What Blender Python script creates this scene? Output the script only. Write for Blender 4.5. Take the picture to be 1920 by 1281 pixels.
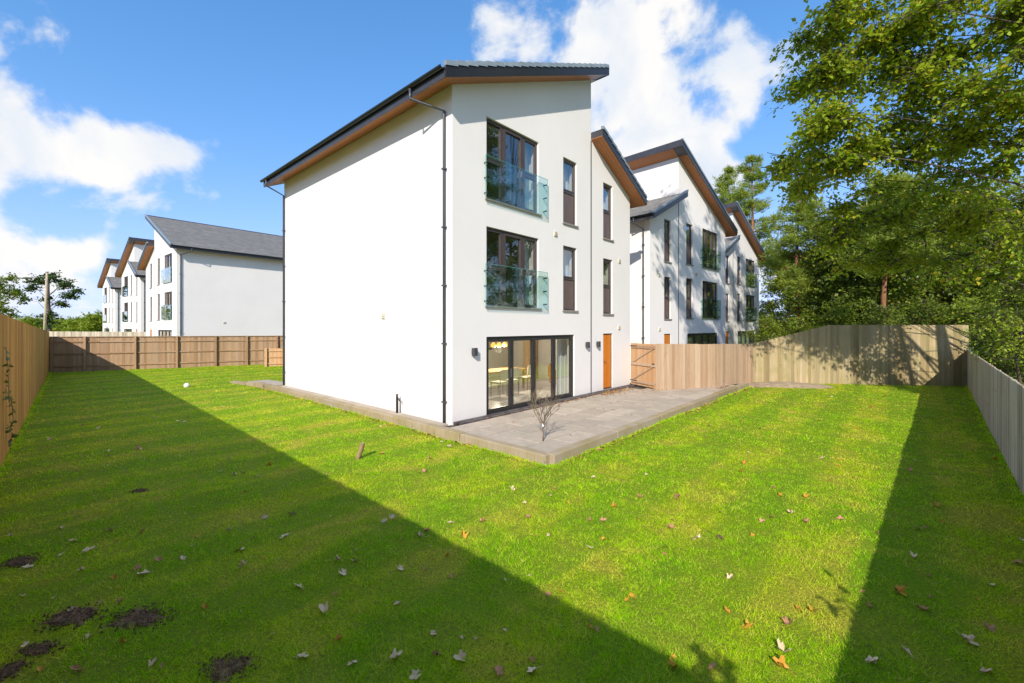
import bpy, bmesh, math, random
import numpy as np
from mathutils import Vector, Matrix

# ------------------------------------------------------------------ scene, camera, sky, sun
for o in list(bpy.data.objects):
    bpy.data.objects.remove(o)
scene = bpy.context.scene
COL = scene.collection
FPX, CXP, HZ, EYE = 808.0, 960.0, 612.0, 2.4      # focal length in photo pixels, principal column, horizon row, eye height

cam_d = bpy.data.cameras.new('camera'); cam = bpy.data.objects.new('camera', cam_d); COL.objects.link(cam)
cam.location = (0, 0, EYE); cam.rotation_euler = (math.radians(90), 0, 0)
cam_d.sensor_width = 36.0; cam_d.lens = 36.0 * FPX / 1920.0
cam_d.shift_y = -(640.5 - HZ) / 1920.0
cam_d.clip_start = 0.05; cam_d.clip_end = 4000
scene.camera = cam

LIGHT = Vector((0.331, 1.56, -1.0)).normalized()        # direction in which sunlight travels
ELEV = math.asin(-LIGHT.z)
AZ = math.atan2(-LIGHT.x, -LIGHT.y)                     # compass bearing of the sun from +Y clockwise
sun_d = bpy.data.lights.new('sun', 'SUN'); sun = bpy.data.objects.new('sun', sun_d); COL.objects.link(sun)
sun_d.energy = 3.9; sun_d.angle = math.radians(0.53); sun_d.color = (1.0, 0.92, 0.80)
sun.rotation_euler = LIGHT.to_track_quat('-Z', 'Y').to_euler()

scene.view_settings.view_transform = 'Standard'; scene.view_settings.look = 'None'
scene.view_settings.exposure = 0.57; scene.view_settings.gamma = 1.0
scene.view_settings.use_curve_mapping = False
scene.cycles.max_bounces = 8; scene.cycles.transparent_max_bounces = 24
scene.cycles.use_denoising = True

world = bpy.data.worlds.new('World'); scene.world = world; world.use_nodes = True
wn, wl = world.node_tree.nodes, world.node_tree.links
wn.clear()
def wnode(t, **k):
    n = wn.new(t)
    for a, b in k.items(): setattr(n, a, b)
    return n
def wmath(op, a, b=None, c=None, clamp=False):
    n = wnode('ShaderNodeMath', operation=op, use_clamp=clamp)
    for i, v in enumerate((a, b, c)):
        if v is None: continue
        if isinstance(v, (int, float)): n.inputs[i].default_value = v
        else: wl.new(v, n.inputs[i])
    return n.outputs[0]
out = wnode('ShaderNodeOutputWorld'); bg = wnode('ShaderNodeBackground'); bg.inputs['Strength'].default_value = 0.10
sky = wnode('ShaderNodeTexSky', sky_type='NISHITA', sun_disc=False)
sky.sun_elevation = ELEV; sky.sun_rotation = AZ; sky.altitude = 50; sky.air_density = 0.9; sky.dust_density = 0.15; sky.ozone_density = 3.0
hsv = wnode('ShaderNodeHueSaturation'); hsv.inputs['Hue'].default_value = 0.498; hsv.inputs['Saturation'].default_value = 1.23; hsv.inputs['Value'].default_value = 2.8
wl.new(sky.outputs[0], hsv.inputs['Color'])
# keep the bright band at the horizon within what a camera records: c / (1 + k c)
vm1 = wnode('ShaderNodeVectorMath', operation='MULTIPLY_ADD'); wl.new(hsv.outputs[0], vm1.inputs[0]); vm1.inputs[1].default_value = (.135, .115, .06); vm1.inputs[2].default_value = (1, 1, 1)
vm2 = wnode('ShaderNodeVectorMath', operation='DIVIDE'); wl.new(hsv.outputs[0], vm2.inputs[0]); wl.new(vm1.outputs[0], vm2.inputs[1])
tc = wnode('ShaderNodeTexCoord'); nrm = wnode('ShaderNodeVectorMath', operation='NORMALIZE'); wl.new(tc.outputs['Generated'], nrm.inputs[0])
sep = wnode('ShaderNodeSeparateXYZ'); wl.new(nrm.outputs[0], sep.inputs[0])
zz = wmath('ADD', wmath('MAXIMUM', sep.outputs['Z'], 0.0), 0.22)
comb = wnode('ShaderNodeCombineXYZ')
wl.new(wmath('DIVIDE', sep.outputs['X'], zz), comb.inputs[0]); wl.new(wmath('DIVIDE', sep.outputs['Y'], zz), comb.inputs[1])
def wnoise(scale, detail, rough, dist, vec, off=(0, 0, 0)):
    ad = wnode('ShaderNodeVectorMath', operation='ADD'); wl.new(vec, ad.inputs[0]); ad.inputs[1].default_value = off
    n = wnode('ShaderNodeTexNoise'); n.inputs['Scale'].default_value = scale; n.inputs['Detail'].default_value = detail
    n.inputs['Roughness'].default_value = rough; n.inputs['Distortion'].default_value = dist
    wl.new(ad.outputs[0], n.inputs['Vector']); return n.outputs['Fac']
big = wnoise(0.75, 3, 0.5, 0.2, comb.outputs[0], (3.1, 1.7, 0))
fine = wnoise(7.0, 9, 0.58, 0.25, nrm.outputs[0], (0.4, 2.2, 5.0))
mid = wnoise(2.6, 8, 0.55, 0.15, comb.outputs[0], (8.2, 0.3, 0))
def pdir(u, v):
    return Vector(((u - CXP) / FPX, 1.0, (HZ - v) / FPX)).normalized()
# the cloud banks of the day: where each stands in the sky (direction, angular half-width, weight)
BANKS = [(25, 120, 7, .46), (280, 280, 6, .34), (60, 210, 10, .42), (180, 300, 9, .38), (20, 300, 9, .34), (270, 330, 6, .26), (420, 250, 5.5, .36), (370, 320, 4.5, .3), (50, 440, 6, .34), (190, 500, 6, .16),
         (1150, 160, 10, .40), (1250, 90, 8, .30), (1400, 130, 8, .34), (1130, 300, 10, .38), (1290, 260, 9, .30), (1400, 270, 7, .26), (935, 70, 4, .3), (1000, 90, 3.5, .28),
         (1600, 380, 12, .25)]
# and the clear gaps between them
GAPS = [(560, 60, 15, .42), (420, 120, 9, .36), (680, 160, 12, .42), (760, 30, 10, .36), (240, 90, 9, .30), (480, 420, 8, .22), (520, 500, 6, .2), (880, 30, 6, .2), (1480, 330, 7, .22), (1330, 20, 6, .12), (1500, 40, 6, .2), (240, 400, 4, .2), (520, 300, 8, .25), (120, 388, 4, .3), (330, 430, 7, .25), (1750, 200, 13, .35), (1620, 150, 8, .25), (1000, 200, 4, .1), (1240, 200, 3, .16), (1330, 190, 3, .14), (180, 180, 4, .2), (120, 10, 7, .3)]
cov = None
for (u, v, hw, wgt) in BANKS:
    d = pdir(u, v)
    dn = wnode('ShaderNodeVectorMath', operation='DOT_PRODUCT'); wl.new(nrm.outputs[0], dn.inputs[0]); dn.inputs[1].default_value = d
    mr = wnode('ShaderNodeMapRange', interpolation_type='SMOOTHSTEP'); wl.new(dn.outputs['Value'], mr.inputs['Value'])
    mr.inputs['From Min'].default_value = math.cos(math.radians(hw * 1.25)); mr.inputs['From Max'].default_value = 1.0
    mr.inputs['To Min'].default_value = 0; mr.inputs['To Max'].default_value = wgt
    cov = mr.outputs[0] if cov is None else wmath('MAXIMUM', cov, mr.outputs[0])
gap = None
for (u, v, hw, wgt) in GAPS:
    dn = wnode('ShaderNodeVectorMath', operation='DOT_PRODUCT'); wl.new(nrm.outputs[0], dn.inputs[0]); dn.inputs[1].default_value = pdir(u, v)
    mr = wnode('ShaderNodeMapRange', interpolation_type='SMOOTHSTEP'); wl.new(dn.outputs['Value'], mr.inputs['Value'])
    mr.inputs['From Min'].default_value = math.cos(math.radians(hw * 1.25)); mr.inputs['From Max'].default_value = 1.0
    mr.inputs['To Min'].default_value = 0; mr.inputs['To Max'].default_value = wgt
    gap = mr.outputs[0] if gap is None else wmath('MAXIMUM', gap, mr.outputs[0])
dens = wmath('ADD', wmath('MULTIPLY', big, 0.30), wmath('ADD', wmath('MULTIPLY', fine, 0.95), wmath('MULTIPLY', mid, 0.35)))
dens = wmath('ADD', wmath('SUBTRACT', wmath('ADD', dens, 0.225), gap), wmath('MULTIPLY', cov, .54))  # constant adds cloud all round, beyond the view too, to whiten fill light
cl = wnode('ShaderNodeMapRange', interpolation_type='SMOOTHSTEP'); wl.new(dens, cl.inputs['Value'])
cl.inputs['From Min'].default_value = 0.985; cl.inputs['From Max'].default_value = 1.17; cl.inputs['To Max'].default_value = 0.96
shade = wnoise(5.0, 7, .55, .3, nrm.outputs[0], (2.4, 7.2, 1.0))
ramp = wnode('ShaderNodeMapRange'); wl.new(shade, ramp.inputs['Value']); ramp.inputs['From Min'].default_value = .36; ramp.inputs['From Max'].default_value = .56
ccol = wnode('ShaderNodeMix', data_type='RGBA'); wl.new(ramp.outputs[0], ccol.inputs['Factor'])
ccol.inputs['A'].default_value = (5.3, 5.75, 6.4, 1); ccol.inputs['B'].default_value = (7.0, 6.85, 6.6, 1)
mixc = wnode('ShaderNodeMix', data_type='RGBA'); wl.new(cl.outputs[0], mixc.inputs['Factor']); wl.new(vm2.outputs[0], mixc.inputs['A']); wl.new(ccol.outputs['Result'], mixc.inputs['B'])
wl.new(mixc.outputs['Result'], bg.inputs['Color']); wl.new(bg.outputs[0], out.inputs['Surface'])

# ------------------------------------------------------------------ helpers
random.seed(7); RNG = np.random.default_rng(7)
def R_(a, b): return random.uniform(a, b)
def px(u, v, z=0.0):
    """photo pixel on the horizontal plane z -> world point"""
    d = FPX * (EYE - z) / (v - HZ); return Vector(((u - CXP) / FPX * d, d, z))
def pw(u, v, Y):
    return Vector(((u - CXP) / FPX * Y, Y, EYE + (HZ - v) / FPX * Y))

def link(o, parent=None):
    COL.objects.link(o)
    if parent is not None: o.parent = parent
    return o
def tag(o, label=None, cat=None, group=None, kind=None):
    if label: o['label'] = label
    if cat: o['category'] = cat
    if group: o['group'] = group
    if kind: o['kind'] = kind
    return o
def empty(name, loc=(0, 0, 0), rz=0.0):
    o = bpy.data.objects.new(name, None); o.location = loc; o.rotation_euler = (0, 0, rz); o.empty_display_size = .2
    return link(o)
def inst(name, me, parent=None, loc=(0, 0, 0), rot=(0, 0, 0), sc=(1, 1, 1)):
    o = bpy.data.objects.new(name, me); o.location = loc; o.rotation_euler = rot; o.scale = sc
    return link(o, parent)

class MB:
    def __init__(s): s.v = []; s.f = []
    def add(s, vs, fs):
        b = len(s.v); s.v += [tuple(p) for p in vs]; s.f += [tuple(i + b for i in f) for f in fs]; return s
    def quad(s, a, b, c, d): return s.add([a, b, c, d], [(0, 1, 2, 3)])
    def box(s, x0, x1, y0, y1, z0, z1):
        return s.add([(x0, y0, z0), (x1, y0, z0), (x1, y1, z0), (x0, y1, z0), (x0, y0, z1), (x1, y0, z1), (x1, y1, z1), (x0, y1, z1)],
                     [(0, 3, 2, 1), (4, 5, 6, 7), (0, 1, 5, 4), (1, 2, 6, 5), (2, 3, 7, 6), (3, 0, 4, 7)])
    def hexa(s, p):          # 8 points: bottom ring of four then top ring of four
        return s.add(p, [(0, 3, 2, 1), (4, 5, 6, 7), (0, 1, 5, 4), (1, 2, 6, 5), (2, 3, 7, 6), (3, 0, 4, 7)])
    def tube(s, pts, rad, n=8, cap=True):
        pts = [Vector(p) for p in pts]; rs = rad if isinstance(rad, (list, tuple)) else [rad] * len(pts)
        rings = []; prev = None
        for i, p in enumerate(pts):
            t = (pts[min(i + 1, len(pts) - 1)] - pts[max(i - 1, 0)])
            t = t.normalized() if t.length > 1e-9 else Vector((0, 0, 1))
            if prev is None:
                a = Vector((0, 0, 1)) if abs(t.z) < .9 else Vector((1, 0, 0)); e = t.cross(a).normalized()
            else:
                e = prev - t * prev.dot(t); e = e.normalized() if e.length > 1e-6 else t.orthogonal().normalized()
            prev = e; g = t.cross(e)
            rings.append([p + (e * math.cos(2 * math.pi * k / n) + g * math.sin(2 * math.pi * k / n)) * rs[i] for k in range(n)])
        vs = [q for r in rings for q in r]; fs = []
        for i in range(len(rings) - 1):
            for k in range(n):
                k2 = (k + 1) % n; fs.append((i * n + k, i * n + k2, (i + 1) * n + k2, (i + 1) * n + k))
        if cap: fs += [tuple(range(n - 1, -1, -1)), tuple((len(rings) - 1) * n + k for k in range(n))]
        return s.add(vs, fs)
    def mesh(s, name, mat, smooth=False):
        me = bpy.data.meshes.new(name); me.from_pydata(s.v, [], s.f); me.materials.append(mat)
        if smooth: me.polygons.foreach_set('use_smooth', [True] * len(me.polygons))
        me.update(); return me
    def build(s, name, mat, parent=None, smooth=False):
        return inst(name, s.mesh(name, mat, smooth), parent)

def np_mesh(name, V, F, mat, smooth=False):
    V = np.asarray(V, dtype=np.float32).reshape(-1, 3); F = np.asarray(F, dtype=np.int32); k = F.shape[1]
    me = bpy.data.meshes.new(name)
    me.vertices.add(len(V)); me.vertices.foreach_set('co', V.ravel())
    me.loops.add(F.size); me.loops.foreach_set('vertex_index', F.ravel())
    me.polygons.add(len(F)); me.polygons.foreach_set('loop_start', np.arange(0, F.size, k, dtype=np.int32))
    if smooth: me.polygons.foreach_set('use_smooth', np.ones(len(F), dtype=bool))
    me.materials.append(mat); me.update(calc_edges=True); return me

def cbox(name, sx, sy, sz, b, mat, rough=0.0, seed=0):
    """chamfered block, base on z=0, centred in x and y"""
    bm = bmesh.new(); bmesh.ops.create_cube(bm, size=1.0)
    for v in bm.verts: v.co = Vector((v.co.x * sx, v.co.y * sy, (v.co.z + .5) * sz))
    if b > 0: bmesh.ops.bevel(bm, geom=list(bm.edges), offset=b, segments=1, affect='EDGES')
    if rough:
        rr = random.Random(seed)
        for v in bm.verts: v.co += Vector((rr.uniform(-1, 1), rr.uniform(-1, 1), rr.uniform(-1, 1))) * rough
    me = bpy.data.meshes.new(name); bm.to_mesh(me); bm.free(); me.materials.append(mat); return me

# ------------------------------------------------------------------ materials
class NT:
    def __init__(s, name):
        s.m = bpy.data.materials.new(name); s.m.use_nodes = True; s.n = s.m.node_tree.nodes; s.l = s.m.node_tree.links
        s.n.clear(); s.o = s.n.new('ShaderNodeOutputMaterial')
    def node(s, t, **k):
        n = s.n.new(t)
        for a, b in k.items(): setattr(n, a, b)
        return n
    def put(s, sock, v):
        if isinstance(v, (int, float)): sock.default_value = v
        elif isinstance(v, tuple): sock.default_value = v if len(v) == len(sock.default_value) else tuple(v) + (1,)
        else: s.l.new(v, sock)
    def math(s, op, a, b=None, clamp=False):
        n = s.node('ShaderNodeMath', operation=op, use_clamp=clamp); s.put(n.inputs[0], a)
        if b is not None: s.put(n.inputs[1], b)
        return n.outputs[0]
    def mix(s, f, a, b, blend='MIX'):
        n = s.node('ShaderNodeMix', data_type='RGBA', blend_type=blend); s.put(n.inputs['Factor'], f)
        s.put(n.inputs['A'], a if not isinstance(a, tuple) else a + (1,)); s.put(n.inputs['B'], b if not isinstance(b, tuple) else b + (1,))
        return n.outputs['Result']
    def noise(s, scale, detail=4, rough=.55, vec=None, stretch=None, dist=0.0):
        if vec is None: vec = s.coord()
        if stretch:
            mp = s.node('ShaderNodeMapping'); mp.inputs['Scale'].default_value = stretch; s.l.new(vec, mp.inputs['Vector']); vec = mp.outputs[0]
        n = s.node('ShaderNodeTexNoise'); n.inputs['Scale'].default_value = scale; n.inputs['Detail'].default_value = detail
        n.inputs['Roughness'].default_value = rough; n.inputs['Distortion'].default_value = dist; s.l.new(vec, n.inputs['Vector']); return n.outputs['Fac']
    def coord(s): return s.node('ShaderNodeTexCoord').outputs['Object']
    def pos(s): return s.node('ShaderNodeNewGeometry').outputs['Position']
    def rng(s, v, a, b, c=0.0, d=1.0, smooth=False):
        n = s.node('ShaderNodeMapRange'); n.interpolation_type = 'SMOOTHSTEP' if smooth else 'LINEAR'
        s.put(n.inputs['Value'], v)
        for i, q in zip(('From Min', 'From Max', 'To Min', 'To Max'), (a, b, c, d)): n.inputs[i].default_value = q
        return n.outputs[0]
    def objrand(s): return s.node('ShaderNodeObjectInfo').outputs['Random']
    def island(s): return s.node('ShaderNodeNewGeometry').outputs['Random Per Island']
    def bump(s, h, strength, dist=.01):
        n = s.node('ShaderNodeBump'); n.inputs['Strength'].default_value = strength; n.inputs['Distance'].default_value = dist; s.l.new(h, n.inputs['Height']); return n.outputs[0]
    def pbr(s, col, rough=.6, normal=None, spec=.5, metal=0.0, emit=None, estr=0.0):
        p = s.node('ShaderNodeBsdfPrincipled'); s.put(p.inputs['Base Color'], col); s.put(p.inputs['Roughness'], rough)
        p.inputs['Specular IOR Level'].default_value = spec; p.inputs['Metallic'].default_value = metal
        if normal is not None: s.l.new(normal, p.inputs['Normal'])
        if emit: p.inputs['Emission Color'].default_value = emit + (1,); p.inputs['Emission Strength'].default_value = estr
        s.l.new(p.outputs[0], s.o.inputs['Surface']); return s.m

def simple(name, col, rough=.5, amp=.12, scale=6.0, bump=.0, bscale=60, spec=.5, metal=0.0, orand=0.0):
    t = NT(name); n = t.noise(scale, 5)
    k = tuple(c * (1 - amp) for c in col); h = tuple(min(1, c * (1 + amp)) for c in col)
    c = t.mix(t.rng(n, .3, .7), k, h)
    if orand:
        c = t.mix(t.rng(t.objrand(), 0, 1, 0, 1), c, tuple(q * (1 - orand) for q in col))
    nb = t.bump(t.noise(bscale, 4), bump, .004) if bump else None
    return t.pbr(c, rough, nb, spec, metal)

def render_wall(name, col):
    t = NT(name); p = t.pos()
    a = t.noise(.55, 4, .6, p); b = t.noise(3.0, 6, .65, p); s = t.noise(2.2, 4, .6, p, (1, 1, .12))
    c = t.mix(t.rng(a, .35, .7), col, tuple(q * .955 for q in col))
    c = t.mix(t.math('MULTIPLY', t.rng(s, .56, .75), .10), c, (.60, .60, .57))
    c = t.mix(t.math('MULTIPLY', t.rng(b, .6, .8), .07), c, (.62, .61, .58))
    # splash staining in the lowest quarter metre, with a ragged edge
    z = t.node('ShaderNodeSeparateXYZ'); t.l.new(p, z.inputs[0])
    spl = t.math('MULTIPLY', t.rng(t.math('ADD', z.outputs['Z'], t.math('MULTIPLY', b, .5)), .28, .55, 1, 0), .22)
    c = t.mix(spl, c, (.55, .53, .47))
    nb = t.bump(t.noise(180, 3, .6, p), .22, .003)
    return t.pbr(c, .85, nb, .2)

def wood(name, c1, c2, dark, rough=.75, orand=.35, algae=None, sat=(.55, .5, .42)):
    t = NT(name); p = t.pos(); r = t.objrand()
    g = t.noise(14, 6, .6, p, (1, 1, .06), .3); g2 = t.noise(60, 4, .6, p, (1, 1, .03))
    c = t.mix(t.rng(g, .3, .7), c1, c2)
    c = t.mix(t.math('MULTIPLY', r, orand), c, dark)
    r2 = t.math('FRACT', t.math('MULTIPLY', r, 7.31))
    c = t.mix(t.math('MULTIPLY', t.rng(r2, .55, 1.0), .45), c, sat)
    c = t.mix(t.math('MULTIPLY', t.rng(g2, .5, .75), .35), c, tuple(q * .6 for q in dark))
    kn = t.node('ShaderNodeTexVoronoi'); kn.inputs['Scale'].default_value = 3.2
    mp = t.node('ShaderNodeMapping'); mp.inputs['Scale'].default_value = (1.6, 1.6, .8); t.l.new(p, mp.inputs['Vector']); t.l.new(mp.outputs[0], kn.inputs['Vector'])
    c = t.mix(t.rng(kn.outputs['Distance'], .05, .10, .7, 0), c, tuple(q * .35 for q in dark))
    if algae:
        a = t.noise(1.6, 5, .6, p); c = t.mix(t.math('MULTIPLY', t.rng(a, .42, .68), .55), c, algae)
    nb = t.bump(g2, .35, .003)
    return t.pbr(c, rough, nb, .25)

M = {}
M['render'] = render_wall('white_render', (.785, .755, .735))
M['render_far'] = render_wall('white_render_far', (.81, .78, .76))
M['soffit'] = wood('soffit_timber', (.42, .16, .06), (.52, .21, .085), (.30, .11, .04), .45, .3, None, (.42, .17, .07))
M['black'] = simple('black_gutter', (.012, .013, .016), .30, .2, 5, spec=.5)
M['fascia'] = simple('anthracite_fascia', (.045, .045, .055), .38, .15, 3)
M['frame'] = simple('bronze_grey_frame', (.060, .045, .042), .42, .12, 8)
M['panel'] = simple('brown_infill_panel', (.115, .080, .072), .5, .10, 5, .15, 90)
M['bifold'] = simple('dark_grey_aluminium', (.028, .026, .027), .38, .15, 5)
M['sill'] = simple('stone_grey_sill', (.26, .24, .21), .6, .15, 12, .2)
M['metal'] = simple('brushed_metal', (.45, .46, .48), .3, .1, 20, metal=1.0)
M['vent'] = simple('cream_vent', (.60, .55, .42), .55, .1, 8)
M['lamp'] = simple('lamp_charcoal', (.045, .047, .055), .45, .15, 9)
M['lead'] = simple('joint_grey', (.10, .10, .105), .6, .15, 9)
M['pipe'] = simple('downpipe_grey', (.055, .062, .08), .33, .12, 6)
M['verge'] = simple('verge_cap_grey', (.22, .27, .31), .42, .15, 9, .15, orand=.2)

def tile_mat():
    t = NT('grey_concrete_tile'); p = t.pos(); r = t.island()
    n = t.noise(2.0, 6, .6, p); c = t.mix(t.rng(n, .3, .7), (.17, .165, .16), (.25, .24, .225))
    c = t.mix(t.math('MULTIPLY', r, .5), c, (.13, .127, .125))
    return t.pbr(c, .65, t.bump(t.noise(90, 4, .6, p), .3, .003), .35)
M['tile'] = tile_mat()

def glass_mat(name, tint, refl=1.0, rough=0.0):
    t = NT(name); lw = t.node('ShaderNodeLayerWeight'); lw.inputs['Blend'].default_value = .5     # Schlick reflectance of a thin sheet
    fr = t.math('ADD', t.math('MULTIPLY', t.math('POWER', lw.outputs['Facing'], 5.0), .95), .045)
    tr = t.node('ShaderNodeBsdfTransparent'); tr.inputs['Color'].default_value = tint + (1,)
    gl = t.node('ShaderNodeBsdfGlossy'); gl.inputs['Roughness'].default_value = rough; gl.inputs['Color'].default_value = (1, 1, 1, 1)
    f = t.math('MULTIPLY', fr, refl, True)
    w = t.noise(.9, 2, .5, t.pos()); nb = t.bump(w, .035, .05); t.l.new(nb, gl.inputs['Normal'])
    ms = t.node('ShaderNodeMixShader'); t.l.new(f, ms.inputs[0]); t.l.new(tr.outputs[0], ms.inputs[1]); t.l.new(gl.outputs[0], ms.inputs[2])
    t.l.new(ms.outputs[0], t.o.inputs['Surface']); return t.m
M['glass'] = glass_mat('double_glazing', (.92, .94, .92), 2.6)
M['juliet'] = glass_mat('green_edge_glass', (.87, .972, .95), 1.8)
M['glass_edge'] = simple('glass_edge_green', (.10, .36, .32), .15, .1, 4)

M['fence_left'] = wood('weathered_brown_boards', (.50, .235, .045), (.64, .33, .075), (.20, .08, .015), .8, .85, (.34, .21, .04), (.60, .36, .11))
M['fence_back'] = wood('tan_fence_boards', (.36, .225, .125), (.47, .31, .185), (.22, .125, .065), .8, .65, None, (.44, .34, .25))
M['fence_new'] = wood('fresh_pine_boards', (.50, .29, .145), (.60, .38, .21), (.36, .18, .08), .75, .5, None, (.56, .41, .27))
M['fence_gate'] = wood('pinkish_pine_boards', (.40, .275, .175), (.52, .375, .25), (.27, .165, .095), .75, .7, None, (.52, .42, .32))
M['fence_end'] = wood('yellowed_fence_boards', (.40, .31, .165), (.52, .415, .24), (.18, .13, .06), .8, .9, (.26, .235, .095), (.50, .42, .28))
M['fence_right'] = wood('silvered_fence_boards', (.52, .43, .33), (.64, .55, .44), (.22, .175, .12), .85, .9, (.42, .40, .27), (.54, .51, .46))
M['sleeper'] = wood('sandy_kerb_sleeper', (.36, .28, .19), (.46, .37, .265), (.24, .18, .11), .85, .6, (.24, .20, .05), (.44, .38, .31))
M['orange'] = wood('orange_oak_door', (.56, .165, .012), (.62, .20, .02), (.46, .12, .008), .4, .2, None, (.60, .20, .03))

def slab_mat():
    t = NT('buff_paving'); p = t.pos(); r = t.objrand()
    n = t.noise(5, 6, .6, p); n2 = t.noise(.8, 4, .6, p)
    c = t.mix(t.rng(n, .3, .7), (.42, .35, .275), (.54, .46, .375)); c = t.mix(t.math('MULTIPLY', r, .6), c, (.32, .27, .22))
    c = t.mix(t.math('MULTIPLY', t.rng(n2, .45, .7), .4), c, (.27, .245, .20))
    return t.pbr(c, .85, t.bump(t.noise(70, 4, .6, p), .3, .004), .25)
M['slab'] = slab_mat()
M['brick'] = simple('blue_engineering_brick', (.13, .11, .11), .6, .25, 6, .3, 60, orand=.5)
M['mortar'] = simple('mortar_bed', (.075, .066, .045), .9, .2, 12, .3)
M['earth'] = simple('dry_earth', (.34, .26, .17), .95, .3, 5, .5, 30)
# ------------------------------------------------------------------ plan of the place
HA = math.atan2(.742, .670)                       # our house: local x runs along the garden front, local y into the house
RX, RY = Vector((math.cos(HA), math.sin(HA), 0)), Vector((-math.sin(HA), math.cos(HA), 0))
HC = Vector((-1.469, 10.6, 0))                    # its near corner
W, WH, D = 9.352, 6.387, 10.65                    # width, width of the tall half, depth
LAWN_Z = -0.15
def loc2w(x, y, z=0.0): return HC + RX * x + RY * y + Vector((0, 0, z))
def w2loc(p):
    d = Vector((p[0], p[1], 0)) - HC; return d.dot(RX), d.dot(RY)
F_CORNER = Vector((.01, -1.33)); F_LEFT = Vector((-25.6, 23.8)); F_BACK = Vector((-11.0, 32.2))
F_RIGHT = Vector((19.47, 18.4)); F_END0 = Vector((10.9, 19.5)); F_MID = Vector((8.0, 17.0)); F_GATE = Vector((5.4, 16.2))

def gz(x, y):
    return LAWN_Z + .012 * np.sin(x * 1.3 + .7 * y) + .010 * np.sin(2.1 * y - 1.1 * x + 1.3) + .006 * np.sin(4.3 * x + 3.1 * y)
def in_poly(P, poly):
    x, y = P[:, 0], P[:, 1]; c = np.zeros(len(P), bool); n = len(poly); j = n - 1
    for i in range(n):
        xi, yi = poly[i]; xj, yj = poly[j]
        t = ((yi > y) != (yj > y)) & (x < (xj - xi) * (y - yi) / ((yj - yi) if yj != yi else 1e-9) + xi)
        c ^= t; j = i
    return c
kerb_pts = [(-.62, -3.47), (13.3, -3.47), (14.9, -3.2), (14.9, 12.0), (-.62, 12.0)]
PATIO = [tuple(loc2w(*q)[:2]) for q in kerb_pts]
GARDEN = [(.02, -1.33), (-25.6, 23.8), (-10.5, 32.5), (-4, 24), (11.2, 20.1), (19.5, 18.4)]
GARDEN_WIDE = [(0.02, -1.75), (-26.3, 24.0), (-9, 33.6), (-2, 24), (11.2, 20.6), (20.0, 18.9)]
SOIL = [(40, 1052, .17, .07), (135, 1158, .19, .08), (258, 1158, .22, .085), (425, 1250, .17, .07), (262, 921, .10, .04), (70, 1218, .13, .04), (15, 1255, .10, .05), (1350, 1010, .02, .02)]
soil_w = [(px(u, v, LAWN_Z), a, b) for (u, v, a, b) in SOIL]
def soil_mask(P):
    """0 on grass, towards 1 on the bare patches"""
    m = np.zeros(len(P))
    for c, a, b in soil_w:
        dx, dy = P[:, 0] - c.x, P[:, 1] - c.y
        ang = np.arctan2(dy, dx); wob = 1 + .22 * np.sin(3 * ang + c.x * 9) + .15 * np.sin(7 * ang + c.y * 5)
        m = np.maximum(m, 1.25 - np.sqrt((dx / (a * 1.15)) ** 2 + (dy / (b * 1.9)) ** 2) / wob)
    return np.clip(m, 0, 1)

# ---- turf colour shared by lawn sheet and blades
def turf_nodes(t, scale=1.0):
    p = t.pos()
    big = t.noise(.55, 4, .6, p); mid = t.noise(2.3, 5, .6, p, None, .4); sml = t.noise(9, 4, .6, p); dry = t.noise(1.15, 5, .65, p, (1, 1.0, 1), .5)
    green1, green2, lime, straw = [tuple(q * scale for q in c) for c in ((.34, .64, .005), (.55, .84, .006), (.74, .86, .008), (.90, .78, .09))]
    c = t.mix(t.rng(mid, .33, .68), green1, green2)
    c = t.mix(t.math('MULTIPLY', t.rng(big, .40, .62), .75), c, lime)
    c = t.mix(t.math('MULTIPLY', t.rng(dry, .47, .62), .80), c, straw)
    c = t.mix(t.math('MULTIPLY', t.rng(sml, .50, .70), .40), c, straw)
    # mower stripes: passes of about 0.9 m, parallel to the garden front
    sp = t.node('ShaderNodeVectorMath', operation='DOT_PRODUCT'); t.l.new(p, sp.inputs[0]); sp.inputs[1].default_value = (RY.x, RY.y, 0)
    w = t.math('SINE', t.math('MULTIPLY', t.math('ADD', sp.outputs['Value'], t.math('MULTIPLY', big, .8)), math.pi / .75))
    st = t.rng(w, -.35, .35, 0, 1, True)
    c = t.mix(t.math('MULTIPLY', st, t.rng(mid, .3, .7, .40, .72)), c, tuple(q * scale for q in (.27, .58, .005)))
    return c, p
t = NT('lawn_turf'); c, p = turf_nodes(t, .48)
M['lawn'] = t.pbr(t.mix(t.rng(t.noise(40, 4, .6, p), .35, .7), c, (.12, .15, .02)), .9, t.bump(t.noise(60, 4, .65, p), .8, .02), .1)
def blade_mat():
    t = NT('grass_blades'); c, p = turf_nodes(t, 1.0); r = t.island()
    c = t.mix(t.math('MULTIPLY', r, .65), c, (.19, .52, .005)); r2 = t.math('FRACT', t.math('MULTIPLY', r, 13.7))
    c = t.mix(t.math('MULTIPLY', t.rng(r2, .80, .86), .75), c, (.82, .72, .16))
    d = t.node('ShaderNodeBsdfDiffuse'); t.l.new(c, d.inputs['Color']); tl = t.node('ShaderNodeBsdfTranslucent'); t.l.new(c, tl.inputs['Color'])
    ms = t.node('ShaderNodeMixShader'); ms.inputs[0].default_value = .35; t.l.new(d.outputs[0], ms.inputs[1]); t.l.new(tl.outputs[0], ms.inputs[2])
    t.l.new(ms.outputs[0], t.o.inputs['Surface']); return t.m
M['blade'] = blade_mat()
M['soil'] = simple('dark_bare_soil', (.17, .10, .052), .95, .5, 25, .6, 60)
M['field'] = simple('far_field', (.13, .17, .035), .95, .3, .05)

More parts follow.
